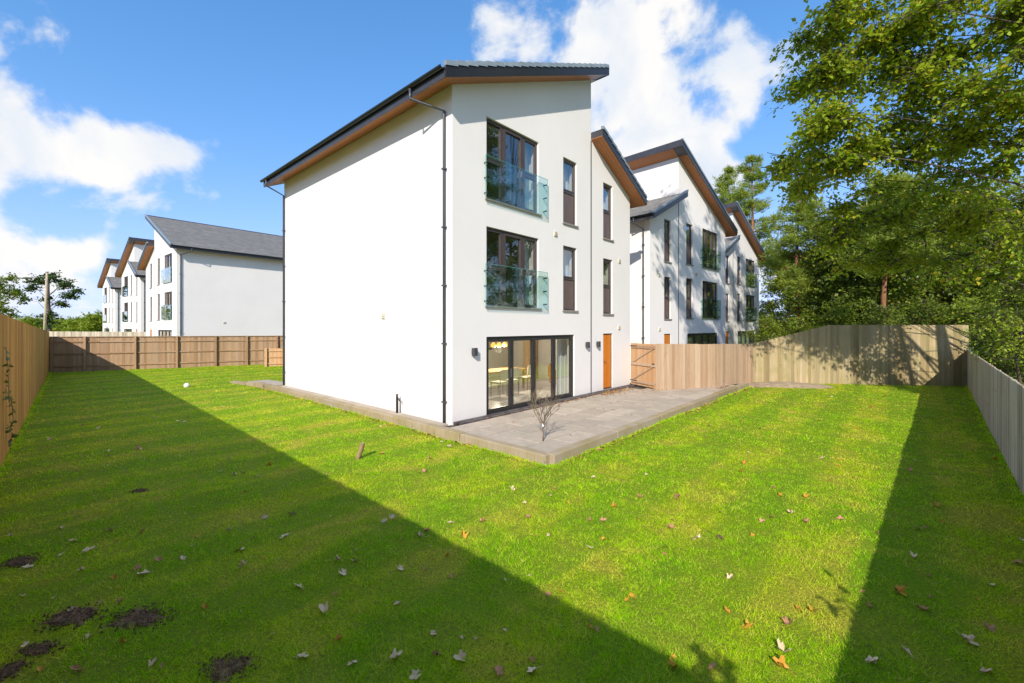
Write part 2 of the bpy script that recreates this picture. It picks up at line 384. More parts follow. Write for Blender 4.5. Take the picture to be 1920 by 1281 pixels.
# ------------------------------------------------------------------ ground
mb = MB(); S = 1600
mb.add([(-S, -S, -.30), (S, -S, -.30), (S, S, -.30), (-S, S, -.30)], [(0, 1, 2, 3)])
tag(mb.build('ground', M['field']), 'rough grass ground reaching to the horizon beyond the fences', kind='structure')
xs = np.arange(-27, 20.6, .2); ys = np.arange(-2, 34, .2)
gx, gy = np.meshgrid(xs, ys); V = np.stack([gx, gy, gz(gx, gy)], -1).reshape(-1, 3)
ni, nj = len(ys), len(xs); ii, jj = np.meshgrid(np.arange(ni - 1), np.arange(nj - 1), indexing='ij'); a = (ii * nj + jj).ravel()
F = np.stack([a, a + 1, a + nj + 1, a + nj], 1); cen = V[F].mean(1)
F = F[in_poly(cen, GARDEN_WIDE) & ~in_poly(cen, [tuple(loc2w(*q)[:2]) for q in [(-.35, -3.2), (13.2, -3.2), (14.9, -2.9), (14.9, 12), (-.35, 10.4)]])]
tag(inst('lawn', np_mesh('lawn', V, F, M['lawn'], True)), 'mown garden lawn wrapped round two sides of the white house', kind='structure')

def make_grass():
    P = []; rng = np.random.default_rng(3)
    for d0, d1, den, wd, h in ((.8, 4.2, 8000, .0048, .046), (4.2, 6.5, 5000, .0062, .042), (6.5, 10, 2500, .009, .044), (10, 16, 1150, .014, .038), (16, 36, 380, .024, .036)):
        x0, x1 = max(-27, -d1 * 1.45), min(20, d1 * 1.45); n = int(den * (x1 - x0) * (d1 + 1.8))
        q = np.stack([rng.uniform(x0, x1, n), rng.uniform(-1.8, d1, n)], 1)
        dd = np.hypot(q[:, 0], q[:, 1]); q = q[(dd >= d0) & (dd < d1)]
        q = q[q[:, 1] > np.abs(q[:, 0]) * .70 - 1.6]
        q = q[in_poly(q, GARDEN) & ~in_poly(q, PATIO)]
        g_ = np.sin(q[:, 0] * 61 + 3 * np.sin(q[:, 1] * 23)) * np.sin(q[:, 1] * 57 + 3 * np.sin(q[:, 0] * 19)) + .6 * np.sin(q[:, 0] * 17 + 2 * np.sin(q[:, 1] * 9)) * np.sin(q[:, 1] * 21 + 1)
        q = q[rng.uniform(0, 1, len(q)) < np.clip(.82 + .52 * g_, .26, 1)]
        s = soil_mask(q); q = q[rng.uniform(0, 1, len(q)) > s * 1.15 - .16]
        P.append((q, np.full(len(q), wd), np.full(len(q), h)))
    q = np.concatenate([a[0] for a in P]); wd = np.concatenate([a[1] for a in P]); h = np.concatenate([a[2] for a in P]); n = len(q)
    clump = .75 + .5 * np.sin(q[:, 0] * 7.3 + np.sin(q[:, 1] * 5.1) * 2) * np.sin(q[:, 1] * 8.9 + np.sin(q[:, 0] * 3.7) * 2)
    h = h * rng.uniform(.5, 1.1, n) * np.clip(clump, .45, 1.4); an = rng.uniform(0, 2 * np.pi, n); lean = rng.uniform(.3, 1.7, n); la = rng.uniform(0, 2 * np.pi, n)
    z = gz(q[:, 0], q[:, 1]) - .004
    ex, ey = np.cos(an) * wd * .5, np.sin(an) * wd * .5
    V = np.empty((n, 3, 3)); V[:, 0] = np.stack([q[:, 0] - ex, q[:, 1] - ey, z], 1); V[:, 1] = np.stack([q[:, 0] + ex, q[:, 1] + ey, z], 1)
    V[:, 2] = np.stack([q[:, 0] + np.cos(la) * lean * h, q[:, 1] + np.sin(la) * lean * h, z + h], 1)
    me = np_mesh('grass', V.reshape(-1, 3), np.arange(3 * n).reshape(-1, 3), M['blade'])
    return tag(inst('grass', me), 'short green grass blades covering the lawn', 'grass', kind='stuff')
make_grass()
def make_tufts():
    rng = np.random.default_rng(8); P = []
    runs = [(F_CORNER, F_LEFT, .06, 420), (F_CORNER, F_RIGHT, -.06, 420), (F_END0, F_RIGHT, -.10, 700), (F_LEFT, F_BACK, -.22, 600)]
    k = [loc2w(-.66, -3.52), loc2w(13.2, -3.52), loc2w(-.66, 11.2)]
    runs += [(Vector(k[0][:2]), Vector(k[1][:2]), -.03, 420), (Vector(k[0][:2]), Vector(k[2][:2]), .03, 420)]
    for a, b, off, n in runs:
        d = (b - a).normalized(); nn = Vector((d.y, -d.x)); t_ = rng.uniform(0, 1, n) ** 1.25; o = np.abs(rng.normal(0, .05, n)) * np.sign(off) + off * .4
        L = (b - a).length; P.append(np.stack([a.x + d.x * L * t_ + nn.x * o, a.y + d.y * L * t_ + nn.y * o], 1))
    P = np.concatenate(P); P = np.repeat(P, 9, 0) + rng.normal(0, .025, (len(P) * 9, 2)); P = P[~in_poly(P, [tuple(loc2w(*q)[:2]) for q in [(-.60, -3.45), (13.2, -3.45), (13.2, 12), (-.60, 12)]])]
    n = len(P); h = rng.uniform(.025, .075, n); an = rng.uniform(0, 6.28, n); la = rng.uniform(0, 6.28, n); ln = rng.uniform(.1, .7, n); w = rng.uniform(.002, .005, n) + .0006 * np.hypot(P[:, 0], P[:, 1]); z = gz(P[:, 0], P[:, 1]) - .005
    V = np.empty((n, 3, 3)); ex, ey = np.cos(an) * w, np.sin(an) * w
    V[:, 0] = np.stack([P[:, 0] - ex, P[:, 1] - ey, z], 1); V[:, 1] = np.stack([P[:, 0] + ex, P[:, 1] + ey, z], 1); V[:, 2] = np.stack([P[:, 0] + np.cos(la) * ln * h, P[:, 1] + np.sin(la) * ln * h, z + h], 1)
    tag(inst('grass_fringe', np_mesh('grass_fringe', V.reshape(-1, 3), np.arange(3 * n).reshape(-1, 3), M['blade'])), 'longer uncut grass along the foot of fences and kerb', 'grass', kind='stuff')
make_tufts()
def make_soil():
    rng = np.random.default_rng(11); V = []; F = []
    for c, a, b in soil_w:
        n = int(120 + 5200 * a * b * 4)
        for k in range(n):
            r = math.sqrt(rng.uniform()) * rng.choice((.8, .9, 1.35)); an = rng.uniform(0, 6.283); x = c.x + math.cos(an) * r * a * 1.1; y = c.y + math.sin(an) * r * b * 1.8
            s = rng.uniform(.004, .013); z = gz(x, y) + .006 + s * .3; o = len(V)
            for q in ((1, 0, 0), (-.5, .87, 0), (-.5, -.87, 0), (.1, .1, 1), (0, 0, -.8)):
                V.append((x + s * (q[0] + rng.uniform(-.3, .3)), y + s * (q[1] + rng.uniform(-.3, .3)), z + s * (q[2] + rng.uniform(-.3, .3))))
            F += [(o, o + 1, o + 3), (o + 1, o + 2, o + 3), (o + 2, o, o + 3), (o + 1, o, o + 4), (o + 2, o + 1, o + 4), (o, o + 2, o + 4)]
    tag(inst('soil_crumbs', np_mesh('soil_crumbs', V, F, M['soil'])), 'dark crumbly bare soil showing through worn patches of the lawn', 'soil', kind='stuff')
    V = []; F = []; nr_, na = 9, 44
    for c, a, b in soil_w:
        o = len(V)
        for r in range(nr_ + 1):
            for k in range(na):
                an = 2 * math.pi * k / na; w = 1 + .22 * math.sin(3 * an + c.x * 9) + .15 * math.sin(7 * an + c.y * 5) + .10 * math.sin(17 * an + c.x * 31) + rng.uniform(-.05, .05); q = r / nr_
                x, y = c.x + math.cos(an) * a * 1.05 * w * q, c.y + math.sin(an) * b * 1.7 * w * q
                V.append((x, y, float(gz(x, y)) + .010 * (1 - q ** 3) - .012 * q ** 6 + rng.uniform(-.006, .008) * (1 - q * .5)))
        for r in range(nr_):
            for k in range(na): F.append((o + r * na + k, o + r * na + (k + 1) % na, o + (r + 1) * na + (k + 1) % na, o + (r + 1) * na + k))
    tag(inst('bare_soil', np_mesh('bare_soil', V, F, M['soil'])), 'dark bare soil in the worn patches of the lawn', kind='structure')
make_soil()

# ------------------------------------------------------------------ patio
patio = inst('patio', MB().hexa([tuple(loc2w(x, y, z)) for z in (-.20, -.036) for x, y in ((-.45, -3.3), (13.0, -3.3), (13.0, .05), (-.45, .05))]).mesh('patio', M['mortar']))
tag(patio, 'raised paved patio along the garden front of the house', kind='structure')
slab_me = [cbox('slab', .876, .576, .05, .006, M['slab'], .0015, k) for k in range(5)]
slab_half = [cbox('slab', .426, .576, .05, .006, M['slab'], .0015, k) for k in range(2)]
def behind_gate_fence(x, y):
    if x < 8.76: return False
    if x < 11.09: return y > -1.35 + (x - 8.76) / (11.09 - 8.76) * (-1.39) + .1
    return y > -2.74 - (x - 11.09) / 3.8 * .46 + .1
for r in range(5):
    y = -3.27 + .3 + r * .6; x = -.40 + (.45 if r % 2 else 0)
    if r % 2:
        p = loc2w(-.40 + .225, y, -.045 + R_(-.002, .002)); inst('slab', slab_half[r % 2], patio, p, (0, 0, HA))
    while x + .9 < 13.1:
        if not behind_gate_fence(x + .45, y):
            p = loc2w(x + .45, y, -.045 + R_(-.003, .003)); inst('slab', random.choice(slab_me), patio, p, (R_(-.003, .003), R_(-.003, .003), HA + R_(-.003, .003)))
        x += .9
# narrow paving strip beside the side wall
strip_me = cbox('slab', .30, .592, .05, .006, M['slab'], .0015, 9)
for k in range(17):
    inst('slab', strip_me, patio, loc2w(-.24, .35 + k * .6, -.045 + R_(-.003, .003)), (0, 0, HA))
# dark brick edging against the wall
brick_me = [cbox('brick', .207, .098, .065, .006, M['brick'], .001, k) for k in range(4)]
x = .02
while x < 9.3:
    if True:
        inst('brick', random.choice(brick_me), patio, loc2w(x + .105, -.062, -.02 + R_(-.002, .004)), (0, 0, HA + R_(-.01, .01)))
        inst('brick', random.choice(brick_me), patio, loc2w(x + .105 + .1, -.172, -.035 + R_(-.002, .004)), (0, 0, HA + R_(-.01, .01)))
    x += .217
# sleeper kerb
kerb = empty('sleeper_kerb', loc2w(-.52, -3.37, LAWN_Z)); tag(kerb, 'low sandy timber sleeper kerb edging the patio and side wall', 'kerb')
sl_me = [cbox('sleeper', 2.38, .20, .23, .014, M['sleeper'], .005, k) for k in range(4)]
def child_at(name, me, parent, p, rot, sc=(1, 1, 1)):
    o = inst(name, me, parent, Vector(p) - parent.location, rot, sc); return o
for k in range(6):
    child_at('sleeper', sl_me[k % 4], kerb, loc2w(.68 + .02 + k * 2.4, -3.37, -.19 + R_(-.006, .006)), (0, 0, HA + R_(-.004, .004)), (1 if k < 5 else .62, 1, 1) if False else (1, 1, 1)) if k < 5 else \
        child_at('sleeper', sl_me[k % 4], kerb, loc2w(.68 + k * 2.4 - .35, -3.36, -.19), (0, 0, HA), (.70, 1, 1))
for k in range(6):
    child_at('sleeper', sl_me[(k + 1) % 4], kerb, loc2w(-.52, -2.28 + 1.07 - 1.2 + k * 2.4 + .02 if False else -2.27 + k * 2.4 + .1, -.19 + R_(-.006, .006)), (0, 0, HA + math.pi / 2 + R_(-.004, .004)))
# scalloped end blocks of the kerb beyond the house
def scallop_mesh():
    mb = MB(); n = 8; top = [(-.36 + .72 * i / n, .19 + .06 * math.sin(math.pi * i / n)) for i in range(n + 1)]
    ring = [(x, z) for x, z in top] + [(.36, 0), (-.36, 0)]; m = len(ring)
    mb.add([(x, -.10, z) for x, z in ring] + [(x, .10, z) for x, z in ring], [tuple(range(m - 1, -1, -1)), tuple(range(m, 2 * m))] + [(i, (i + 1) % m, m + (i + 1) % m, m + i) for i in range(m)])
    return mb.mesh('edging_block', M['sleeper'])
sc_me = scallop_mesh()
for k in range(4):
    child_at('edging_block', sc_me, kerb, loc2w(-.52 - .10 * k, 11.75 + k * .76, -.20 - .035 * k), (0, 0, HA + math.pi / 2 + .12), (1, 1, 1))
mb = MB(); q = [loc2w(-.40, 11.3), loc2w(.6, 11.3), loc2w(.4, 13.6), loc2w(-.62, 13.6)]
mb.hexa([(p.x, p.y, -.20) for p in q] + [(p.x, p.y, -.075) for p in q]); tag(mb.build('side_path', M['slab']), 'short pale paved path beside the rear corner of the house', kind='structure')
# earth mound by the far fence
c0 = px(1468, 725, LAWN_Z); V = []; F = []; n = 22; rings = 5
for r in range(rings + 1):
    for k in range(n):
        an = 2 * math.pi * k / n; rr = r / rings; V.append((c0.x + .2 + math.cos(an) * rr * 2.1, c0.y + .30 + math.sin(an) * rr * .95, -.16 + .17 * (1 - rr ** 1.6) + random.uniform(-.015, .015)))
for r in range(rings):
    for k in range(n): F.append((r * n + k, r * n + (k + 1) % n, (r + 1) * n + (k + 1) % n, (r + 1) * n + k))
tag(inst('earth_bank', np_mesh('earth_bank', V, F, M['earth'], True)), 'low bank of dry earth under the far fence corner', kind='structure')
# ------------------------------------------------------------------ houses
ZL, ZJ, ZK, ZR = 8.36, 11.17, 9.05, 7.60          # wall-head heights: tall eaves, tall ridge, low side at the joint, low eaves
SH, SLW = (ZJ - ZL) / WH, (ZR - ZK) / (W - WH)
OE, OV, OR_ = .60, .47, .38                         # overhangs at eaves, verges and ridge
J_X, N_X, L_X = (1.176, 3.405), (4.69, 5.48), (7.236, 7.93)
HOLES = {'juliet': [(1.176, 3.405, 5.81, 8.0), (1.176, 3.405, 2.95, 5.07)],
         'narrow': [(4.69, 5.48, 5.80, 7.95), (4.69, 5.48, 2.93, 5.05), (7.236, 7.93, 5.68, 7.75), (7.236, 7.93, 2.87, 4.93)],
         'bifold': [(1.176, 5.34, .02, 2.12)], 'door': [(7.236, 7.93, .06, 2.13)]}

def build_house(name, label, origin, ang, mir, main, rm):
    root = empty(name, origin, ang); tag(root, label, 'house', 'white three-storey houses')
    def fx(x): return W - x if mir else x
    def fin(mb, nm, mat, parent=root, smooth=False, kind=None):
        if mir: mb.v = [(W - x, y, z) for x, y, z in mb.v]; mb.f = [tuple(reversed(f)) for f in mb.f]
        o = mb.build(nm, mat, parent, smooth)
        if kind: o['kind'] = kind
        return o
    def top(x, side): return ZL + SH * x if side == 'h' else ZK + SLW * (x - WH)
    holes = [h for k in HOLES for h in HOLES[k]]
    TH = .30
    # --- front wall with real openings
    mb = MB(); xs = sorted({0, WH, W} | {h[0] for h in holes} | {h[1] for h in holes})
    for xa, xb in zip(xs, xs[1:]):
        side = 'h' if xb <= WH + 1e-6 else 'l'; col = sorted([h for h in holes if h[0] <= xa + 1e-6 and h[1] >= xb - 1e-6], key=lambda h: h[2]); z = -.3
        for h in col + [None]:
            if h: za = zb = h[2]
            else: za, zb = top(xa, side), top(xb, side)
            mb.quad((xa, 0, z), (xb, 0, z), (xb, 0, zb), (xa, 0, za)); mb.quad((xb, TH, z), (xa, TH, z), (xa, TH, za), (xb, TH, zb))
            if h: z = h[3]
    for (x0, x1, z0, z1) in holes:
        mb.quad((x0, 0, z0), (x0, TH, z0), (x0, TH, z1), (x0, 0, z1)); mb.quad((x1, 0, z1), (x1, TH, z1), (x1, TH, z0), (x1, 0, z0))
        mb.quad((x0, 0, z1), (x0, TH, z1), (x1, TH, z1), (x1, 0, z1)); mb.quad((x0, 0, z0), (x1, 0, z0), (x1, TH, z0), (x0, TH, z0))
    mb.quad((0, 0, -.3), (0, 0, ZL), (0, TH, ZL), (0, TH, -.3)); mb.quad((W, 0, -.3), (W, TH, -.3), (W, TH, ZR), (W, 0, ZR))
    mb.quad((WH, 0, ZK), (WH, TH, ZK), (WH, TH, ZJ), (WH, 0, ZJ))
    fin(mb, 'front_wall', rm)
    fin(MB().box(0, TH, TH, D - TH, -.3, ZL), 'side_wall', rm); fin(MB().box(W - TH, W, TH, D - TH, -.3, ZR), 'side_wall', rm)
    mb = MB(); q = [(0, -.3), (WH, -.3), (WH, ZJ), (0, ZL)]
    mb.hexa([(x, y, z) for y in (D - TH, D) for x, z in q]); q = [(WH + .001, -.3), (W, -.3), (W, ZR), (WH + .001, ZK)]; mb.hexa([(x, y, z) for y in (D - TH, D) for x, z in q]); fin(mb, 'rear_wall', rm)
    fin(MB().hexa([(WH - TH, TH, 8.4), (WH, TH, 8.4), (WH, D - TH, 8.4), (WH - TH, D - TH, 8.4), (WH - TH, TH, ZJ - SH * TH - .01), (WH, TH, ZJ - .01), (WH, D - TH, ZJ - .01), (WH - TH, D - TH, ZJ - SH * TH - .01)]), 'upper_step_wall', rm)
    for z in (-.02, 2.72, 5.60):
        fin(MB().box(TH + .002, W - TH - .002, TH + .002, D - TH - .002, z - .1, z + .02), 'floor_slab', M['room_floor'] if z < 1 else M['room_wall'])
    fin(MB().box(TH + .002, WH - TH - .05, TH + .002, D - TH - .002, 8.22, 8.3), 'ceiling', M['room_wall'])
    for z0, z1 in ((0.0, 2.62), (2.74, 5.5), (5.62, 8.2)):
        y = 6.2 if z0 == 0 else 4.3
        fin(MB().box(TH + .003, W - TH - .003, y, y + .1, z0, z1 - (.7 if z0 > 5 else 0)), 'partition', M['room_green'] if z0 == 0 else M['room_wall'])
        if z0 > 0: fin(MB().box(4.2, 4.28, TH + .003, y - .002, z0, z1), 'partition', M['room_wall']); fin(MB().box(6.5, 6.58, TH + .003, y - .002, z0, z1 - (.2 if z0 > 5 else 0)), 'partition', M['room_wall'])
    # --- movement joint
    fin(MB().box(WH - .028, WH + .028, -.012, -.001, .0, ZK - .05), 'movement_joint', M['lead'])
    # --- windows
    def bars(mb, x0, x1, z0, z1, w, y0, y1):
        mb.box(x0, x0 + w, y0, y1, z0, z1); mb.box(x1 - w, x1, y0, y1, z0, z1); mb.box(x0 + w, x1 - w, y0, y1, z1 - w, z1); mb.box(x0 + w, x1 - w, y0, y1, z0, z0 + w)
    def pane(x0, x1, z0, z1, y, parent): fin(MB().box(x0, x1, y, y + .012, z0, z1), 'pane', M['glass'], parent)
    for (x0, x1, z0, z1) in HOLES['juliet']:
        mb = MB(); bars(mb, x0 + .002, x1 - .002, z0 + .002, z1 - .002, .055, .07, .15)
        xa, xb = x0 + .31 * (x1 - x0), x0 + .70 * (x1 - x0); zt = z0 + .50 * (z1 - z0)
        mb.box(xa - .05, xa + .05, .068, .15, z0 + .057, z1 - .057); mb.box(xb - .05, xb + .05, .068, .15, z0 + .057, z1 - .057)
        w = fin(mb, 'window', M['frame'])
        for a, b in ((x0 + .057, xa - .05), (xb + .05, x1 - .057)):
            fin(MB().box(a, b, .072, .148, zt - .04, zt + .04), 'transom', M['frame'], w)
            for c, d in ((z0 + .057, zt - .04), (zt + .04, z1 - .057)):
                cm = MB(); bars(cm, a, b, c, d, .038, .060, .135); fin(cm, 'casement', M['frame'], w); pane(a + .038, b - .038, c + .038, d - .038, .10, w)
        cm = MB(); bars(cm, xa + .05, xb - .05, z0 + .057, z1 - .057, .065, .052, .135); fin(cm, 'door_leaf', M['frame'], w); pane(xa + .115, xb - .115, z0 + .122, z1 - .122, .10, w)
        if main:
            fin(MB().box(xb - .10, xb - .075, .02, .052, z0 + .95, z0 + 1.12), 'handle', M['metal'], w)
        fin(MB().box(x0 - .06, x1 + .10, -.05, .072, z0 - .05, z0 + .0), 'sill', M['sill'], w)
        j = fin(MB().box(x0 - .13, x1 + .30, -.115, -.100, z0 - .03, z0 + 1.10), 'juliet_balcony', M['juliet'])
        fin(MB().box(x0 - .13, x1 + .30, -.1155, -.0995, z0 + 1.10, z0 + 1.108), 'glass_edge', M['glass_edge'], j)
        for xe in (x0 - .134, x1 + .30): fin(MB().box(xe, xe + .004, -.1155, -.0995, z0 - .03, z0 + 1.10), 'glass_edge', M['glass_edge'], j)
        for zc in (z0 + .12, z0 + .52, z0 + .92):
            for xc in (x0 - .075, x1 + .22):
                fin(MB().tube([(xc, -.128, zc), (xc, 0.0, zc)], [.024, .018], 8), 'clamp', M['black'], j)
    for (x0, x1, z0, z1) in HOLES['narrow']:
        zt = z0 + .50 * (z1 - z0); mb = MB(); bars(mb, x0 + .002, x1 - .002, z0 + .002, z1 - .002, .055, .07, .15); mb.box(x0 + .057, x1 - .057, .07, .15, zt - .035, zt + .035); w = fin(mb, 'window', M['frame'])
        cm = MB(); bars(cm, x0 + .057, x1 - .057, zt + .035, z1 - .057, .04, .058, .135); fin(cm, 'casement', M['frame'], w); pane(x0 + .097, x1 - .097, zt + .075, z1 - .097, .10, w)
        fin(MB().box(x0 + .057, x1 - .057, .095, .14, z0 + .057, zt - .035), 'infill_panel', M['panel'], w)
        fin(MB().box(x0 - .05, x1 + .05, -.05, .072, z0 - .05, z0), 'sill', M['sill'], w)
    for (x0, x1, z0, z1) in HOLES['bifold']:
        mb = MB(); bars(mb, x0 + .002, x1 - .002, z0 + .002, z1 - .002, .06, .05, .16); w = fin(mb, 'bifold_door', M['bifold']); n = 4; s = (x1 - x0 - .124) / n
        for k in range(n):
            a = x0 + .062 + k * s; cm = MB(); bars(cm, a + .003, a + s - .003, z0 + .062, z1 - .062, .075, .06, .13); lf = fin(cm, 'door_leaf', M['bifold'], w)
            pane(a + .078, a + s - .078, z0 + .137, z1 - .137, .09, w)
        if main:
            xh = x0 + .062 + s; fin(MB().box(xh - .055, xh - .025, .03, .06, .95, 1.2), 'handle', M['metal'], w)
            for k in (1, 2, 3):
                for zc in (.5, 1.1, 1.7): fin(MB().tube([(x0 + .062 + k * s, .045, zc - .05), (x0 + .062 + k * s, .045, zc + .05)], .016, 6), 'hinge', M['bifold'], w)
        fin(MB().box(x0 - .01, x1 + .01, -.055, .052, z0 - .03, z0 + .018), 'threshold', M['bifold'], w)
    for (x0, x1, z0, z1) in HOLES['door']:
        mb = MB(); bars(mb, x0 + .002, x1 - .002, z0 + .002, z1 - .002, .035, .04, .12); d = fin(mb, 'door', M['frame']); a, b = x0 + .037, x1 - .037; n = 5; s = (b - a) / n
        for k in range(n): fin(MB().box(a + k * s + .003, a + (k + 1) * s - .003, .05, .1, z0 + .037, z1 - .037), 'plank', M['orange'], d)
        fin(MB().box(a, b, .056, .095, z0 + .037, z1 - .037), 'door_core', M['orange'], d)
        fin(MB().tube([(a + .07, .05, 1.08), (a + .07, .0, 1.08), (a + .19, .0, 1.08)], .011, 6), 'handle', M['metal'], d)
        fin(MB().box(x0 - .04, x1 + .04, -.10, .038, z0 - .06, z0), 'step', M['sill'], d)
    # --- vents
    for (xv, zv) in ((4.25, 5.35), (8.42, 2.35), (8.45, 4.95)): 
        mb = MB(); mb.box(xv - .075, xv + .075, -.03, -.001, zv - .075, zv + .075)
        for k in range(3): mb.box(xv - .062, xv + .062, -.048, -.03, zv - .055 + k * .045, zv - .035 + k * .045)
        fin(mb, 'vent', M['vent'])
    mb = MB(); mb.box(-.03, -.001, 3.02, 3.18, 2.62, 2.78); mb.box(-.045, -.03, 3.035, 3.165, 2.64, 2.67); mb.box(-.045, -.03, 3.035, 3.165, 2.69, 2.72); fin(mb, 'vent', M['vent'])
    # --- roofs
    def roof(x0, z0, sl, x1, gut):
        """x0..x1 across, underside z0+sl*(x-x0); gut = x of the eaves end"""
        y0, y1 = -OV, D + OV; zf = lambda x: z0 + sl * (x - x0)
        deck = MB().hexa([(x0, y0, zf(x0)), (x1, y0, zf(x1)), (x1, y1, zf(x1)), (x0, y1, zf(x0)), (x0, y0, zf(x0) + .21), (x1, y0, zf(x1) + .21), (x1, y1, zf(x1) + .21), (x0, y1, zf(x0) + .21)])
        r = fin(deck, 'roof', M['fascia'])
        # tile courses: each tile a lapped slip of its own, butted to the next
        mb = MB(); lo = gut; hi = x1 if gut == x0 else x0; L = abs(hi - lo); n = int(L / .31); dirx = 1 if hi > lo else -1; ny = int((y1 - y0) / .34); sy = (y1 - y0) / ny; rr = random.Random(5)
        for i in range(n):
            xa = lo + dirx * (L * i / n); xb = lo + dirx * min(L, L * (i + 1) / n + .04)
            off = .5 if i % 2 else 0
            for k in range(ny + (1 if off else 0)):
                ya = max(y0, y0 + (k - off) * sy); yb = min(y1, y0 + (k + 1 - off) * sy) - .006
                e = rr.uniform(0, .008); za, zb = zf(xa) + .215, zf(xb) + .215
                mb.add([(xa, ya, za + .045 + e), (xa, yb, za + .045 + e), (xb, yb, zb + .022), (xb, ya, zb + .022), (xa, ya, za), (xa, yb, za)], [(0, 1, 2, 3) if dirx < 0 else (3, 2, 1, 0), (0, 4, 5, 1)])
        tl = fin(mb, 'roof_tiles', M['tile'], r, kind='stuff')
        for ya, yb in ((y0 - .03, y0 - .001), (y1 + .001, y1 + .03)):
            fin(MB().hexa([(x0, ya, zf(x0) - .02), (x1, ya, zf(x1) - .02), (x1, yb, zf(x1) - .02), (x0, yb, zf(x0) - .02), (x0, ya, zf(x0) + .23), (x1, ya, zf(x1) + .23), (x1, yb, zf(x1) + .23), (x0, yb, zf(x0) + .23)]), 'barge_board', M['black'], r)
        zg = zf(gut); s = -1 if gut == x0 else 1
        a, b = sorted((gut + s * .001, gut + s * .028)); fin(MB().box(a, b, y0, y1, zg - .02, zg + .21), 'fascia', M['fascia'], r)
        # half-round gutter
        g = MB(); gx = gut + s * .095; ring = [(gx + .066 * math.cos(math.pi + math.pi * k / 8), .066 * math.sin(math.pi + math.pi * k / 8)) for k in range(9)]; ring += [(gx + .058 * math.cos(-math.pi * k / 8), .058 * math.sin(-math.pi * k / 8) + .004) for k in range(9)]
        m = len(ring); zz = zg + .215; g.add([(x, y, zz + z) for y in (y0 - .02, y1 + .02) for x, z in ring], [(i, (i + 1) % m, m + (i + 1) % m, m + i) for i in range(m)] + [tuple(range(m)), tuple(range(2 * m - 1, m - 1, -1))])
        fin(g, 'gutter', M['black'], r)
        # verge caps at the garden end, one for each course
        n = int(L / .31)
        for i in range(n):
            xa, xb = x0 + (x1 - x0) * i / n, x0 + (x1 - x0) * (i + 1) / n + (.03 if i < n - 1 else 0); za, zb = zf(xa), zf(xb); e0, e1 = (.040, 0) if gut == x0 else (0, .040)
            if main or i < 0:
                fin(MB().hexa([(xa, y0 - .055, za + .215 + e0), (xb, y0 - .055, zb + .215 + e1), (xb, y0 + .07, zb + .255 + e1), (xa, y0 + .07, za + .255 + e0), (xa, y0 - .04, za + .335 + e0), (xb, y0 - .04, zb + .335 + e1), (xb, y0 + .07, zb + .345 + e1), (xa, y0 + .07, za + .345 + e0)]), 'verge_cap', M['verge'], r)
        if not main:
            for ya, yb in ((y0 - .055, y0 + .07), (y1 - .07, y1 + .055)):
                fin(MB().hexa([(x0, ya, zf(x0) + .235), (x1, ya, zf(x1) + .235), (x1, yb, zf(x1) + .235), (x0, yb, zf(x0) + .235), (x0, ya, zf(x0) + .34), (x1, ya, zf(x1) + .34), (x1, yb, zf(x1) + .34), (x0, yb, zf(x0) + .34)]), 'verge_trim', M['verge'], r)
        # timber soffit boards: lengthwise under the eaves, along the slope under the verge
        we = abs(gut - (0 if gut == x0 else W)); nb = 5
        for k in range(nb):
            a, b = gut - s * (k * we / nb), gut - s * ((k + 1) * we / nb - .007)
            a, b = sorted((a, b)); fin(MB().hexa([(a, y0 + .002, zf(a) - .016), (b, y0 + .002, zf(b) - .016), (b, y1 - .002, zf(b) - .016), (a, y1 - .002, zf(a) - .016), (a, y0 + .002, zf(a) - .002), (b, y0 + .002, zf(b) - .002), (b, y1 - .002, zf(b) - .002), (a, y1 - .002, zf(a) - .002)]), 'soffit_board', M['soffit'], r)
        xa, xb = (0.002, WH) if gut == x0 else (WH, W - .002)
        
        for k in range(4):
            for base in ((y0, 1), (y1, -1)):
                ya, yb = sorted((base[0] + base[1] * k * OV / 4, base[0] + base[1] * ((k + 1) * OV / 4 - .007)))
                fin(MB().hexa([(xa, ya, zf(xa) - .016), (xb, ya, zf(xb) - .016), (xb, yb, zf(xb) - .016), (xa, yb, zf(xa) - .016), (xa, ya, zf(xa) - .002), (xb, ya, zf(xb) - .002), (xb, yb, zf(xb) - .002), (xa, yb, zf(xa) - .002)]), 'soffit_board', M['soffit'], r)
        if gut == x0:      # ridge fascia on the tall half
            fin(MB().box(x1 + .001, x1 + .03, y0 - .03, y1 + .03, zf(x1) - .02, zf(x1) + .30), 'ridge_fascia', M['fascia'], r)
            fin(MB().hexa([(x, y, zf(x) + dz) for dz in (-.014, -.003) for x, y in ((WH + .002, .002), (x1 - .002, .002), (x1 - .002, D), (WH + .002, D))]), 'ridge_soffit', M['curtain'] if main else M['soffit'], r)
        return r
    roof(-OE, ZL - SH * OE + .005, SH, WH + (OR_ if main else .62), -OE)
    xr = W + .50
    roof(WH + .003, ZK + .005, SLW, xr, xr)
    # --- rainwater pipes
    ze = ZL - SH * OE + .15
    def pipe(pts): 
        p = fin(MB().tube(pts, .036, 8), 'downpipe', M['pipe'], smooth=True)
        z = pts[-1][2] + .5
        while z < pts[2][2] - .2:
            x, y = pts[-1][0], pts[-1][1]; fin(MB().box(x - .048, x + .048, y - .055, y + .055, z, z + .035), 'pipe_bracket', M['pipe'], p); z += 1.45
    pipe([(-OE - .095, .78, ze), (-OE - .095, .78, ze - .24), (-.055, .25, ZL - .60), (-.055, .25, 0.0)])
    pipe([(-OE - .095, D - .02, ze), (-OE - .095, D - .02, ze - .22), (-.055, D - .09, ZL - .62), (-.055, D - .09, 0.0)])
    zr = ZR + SLW * .5 + .15
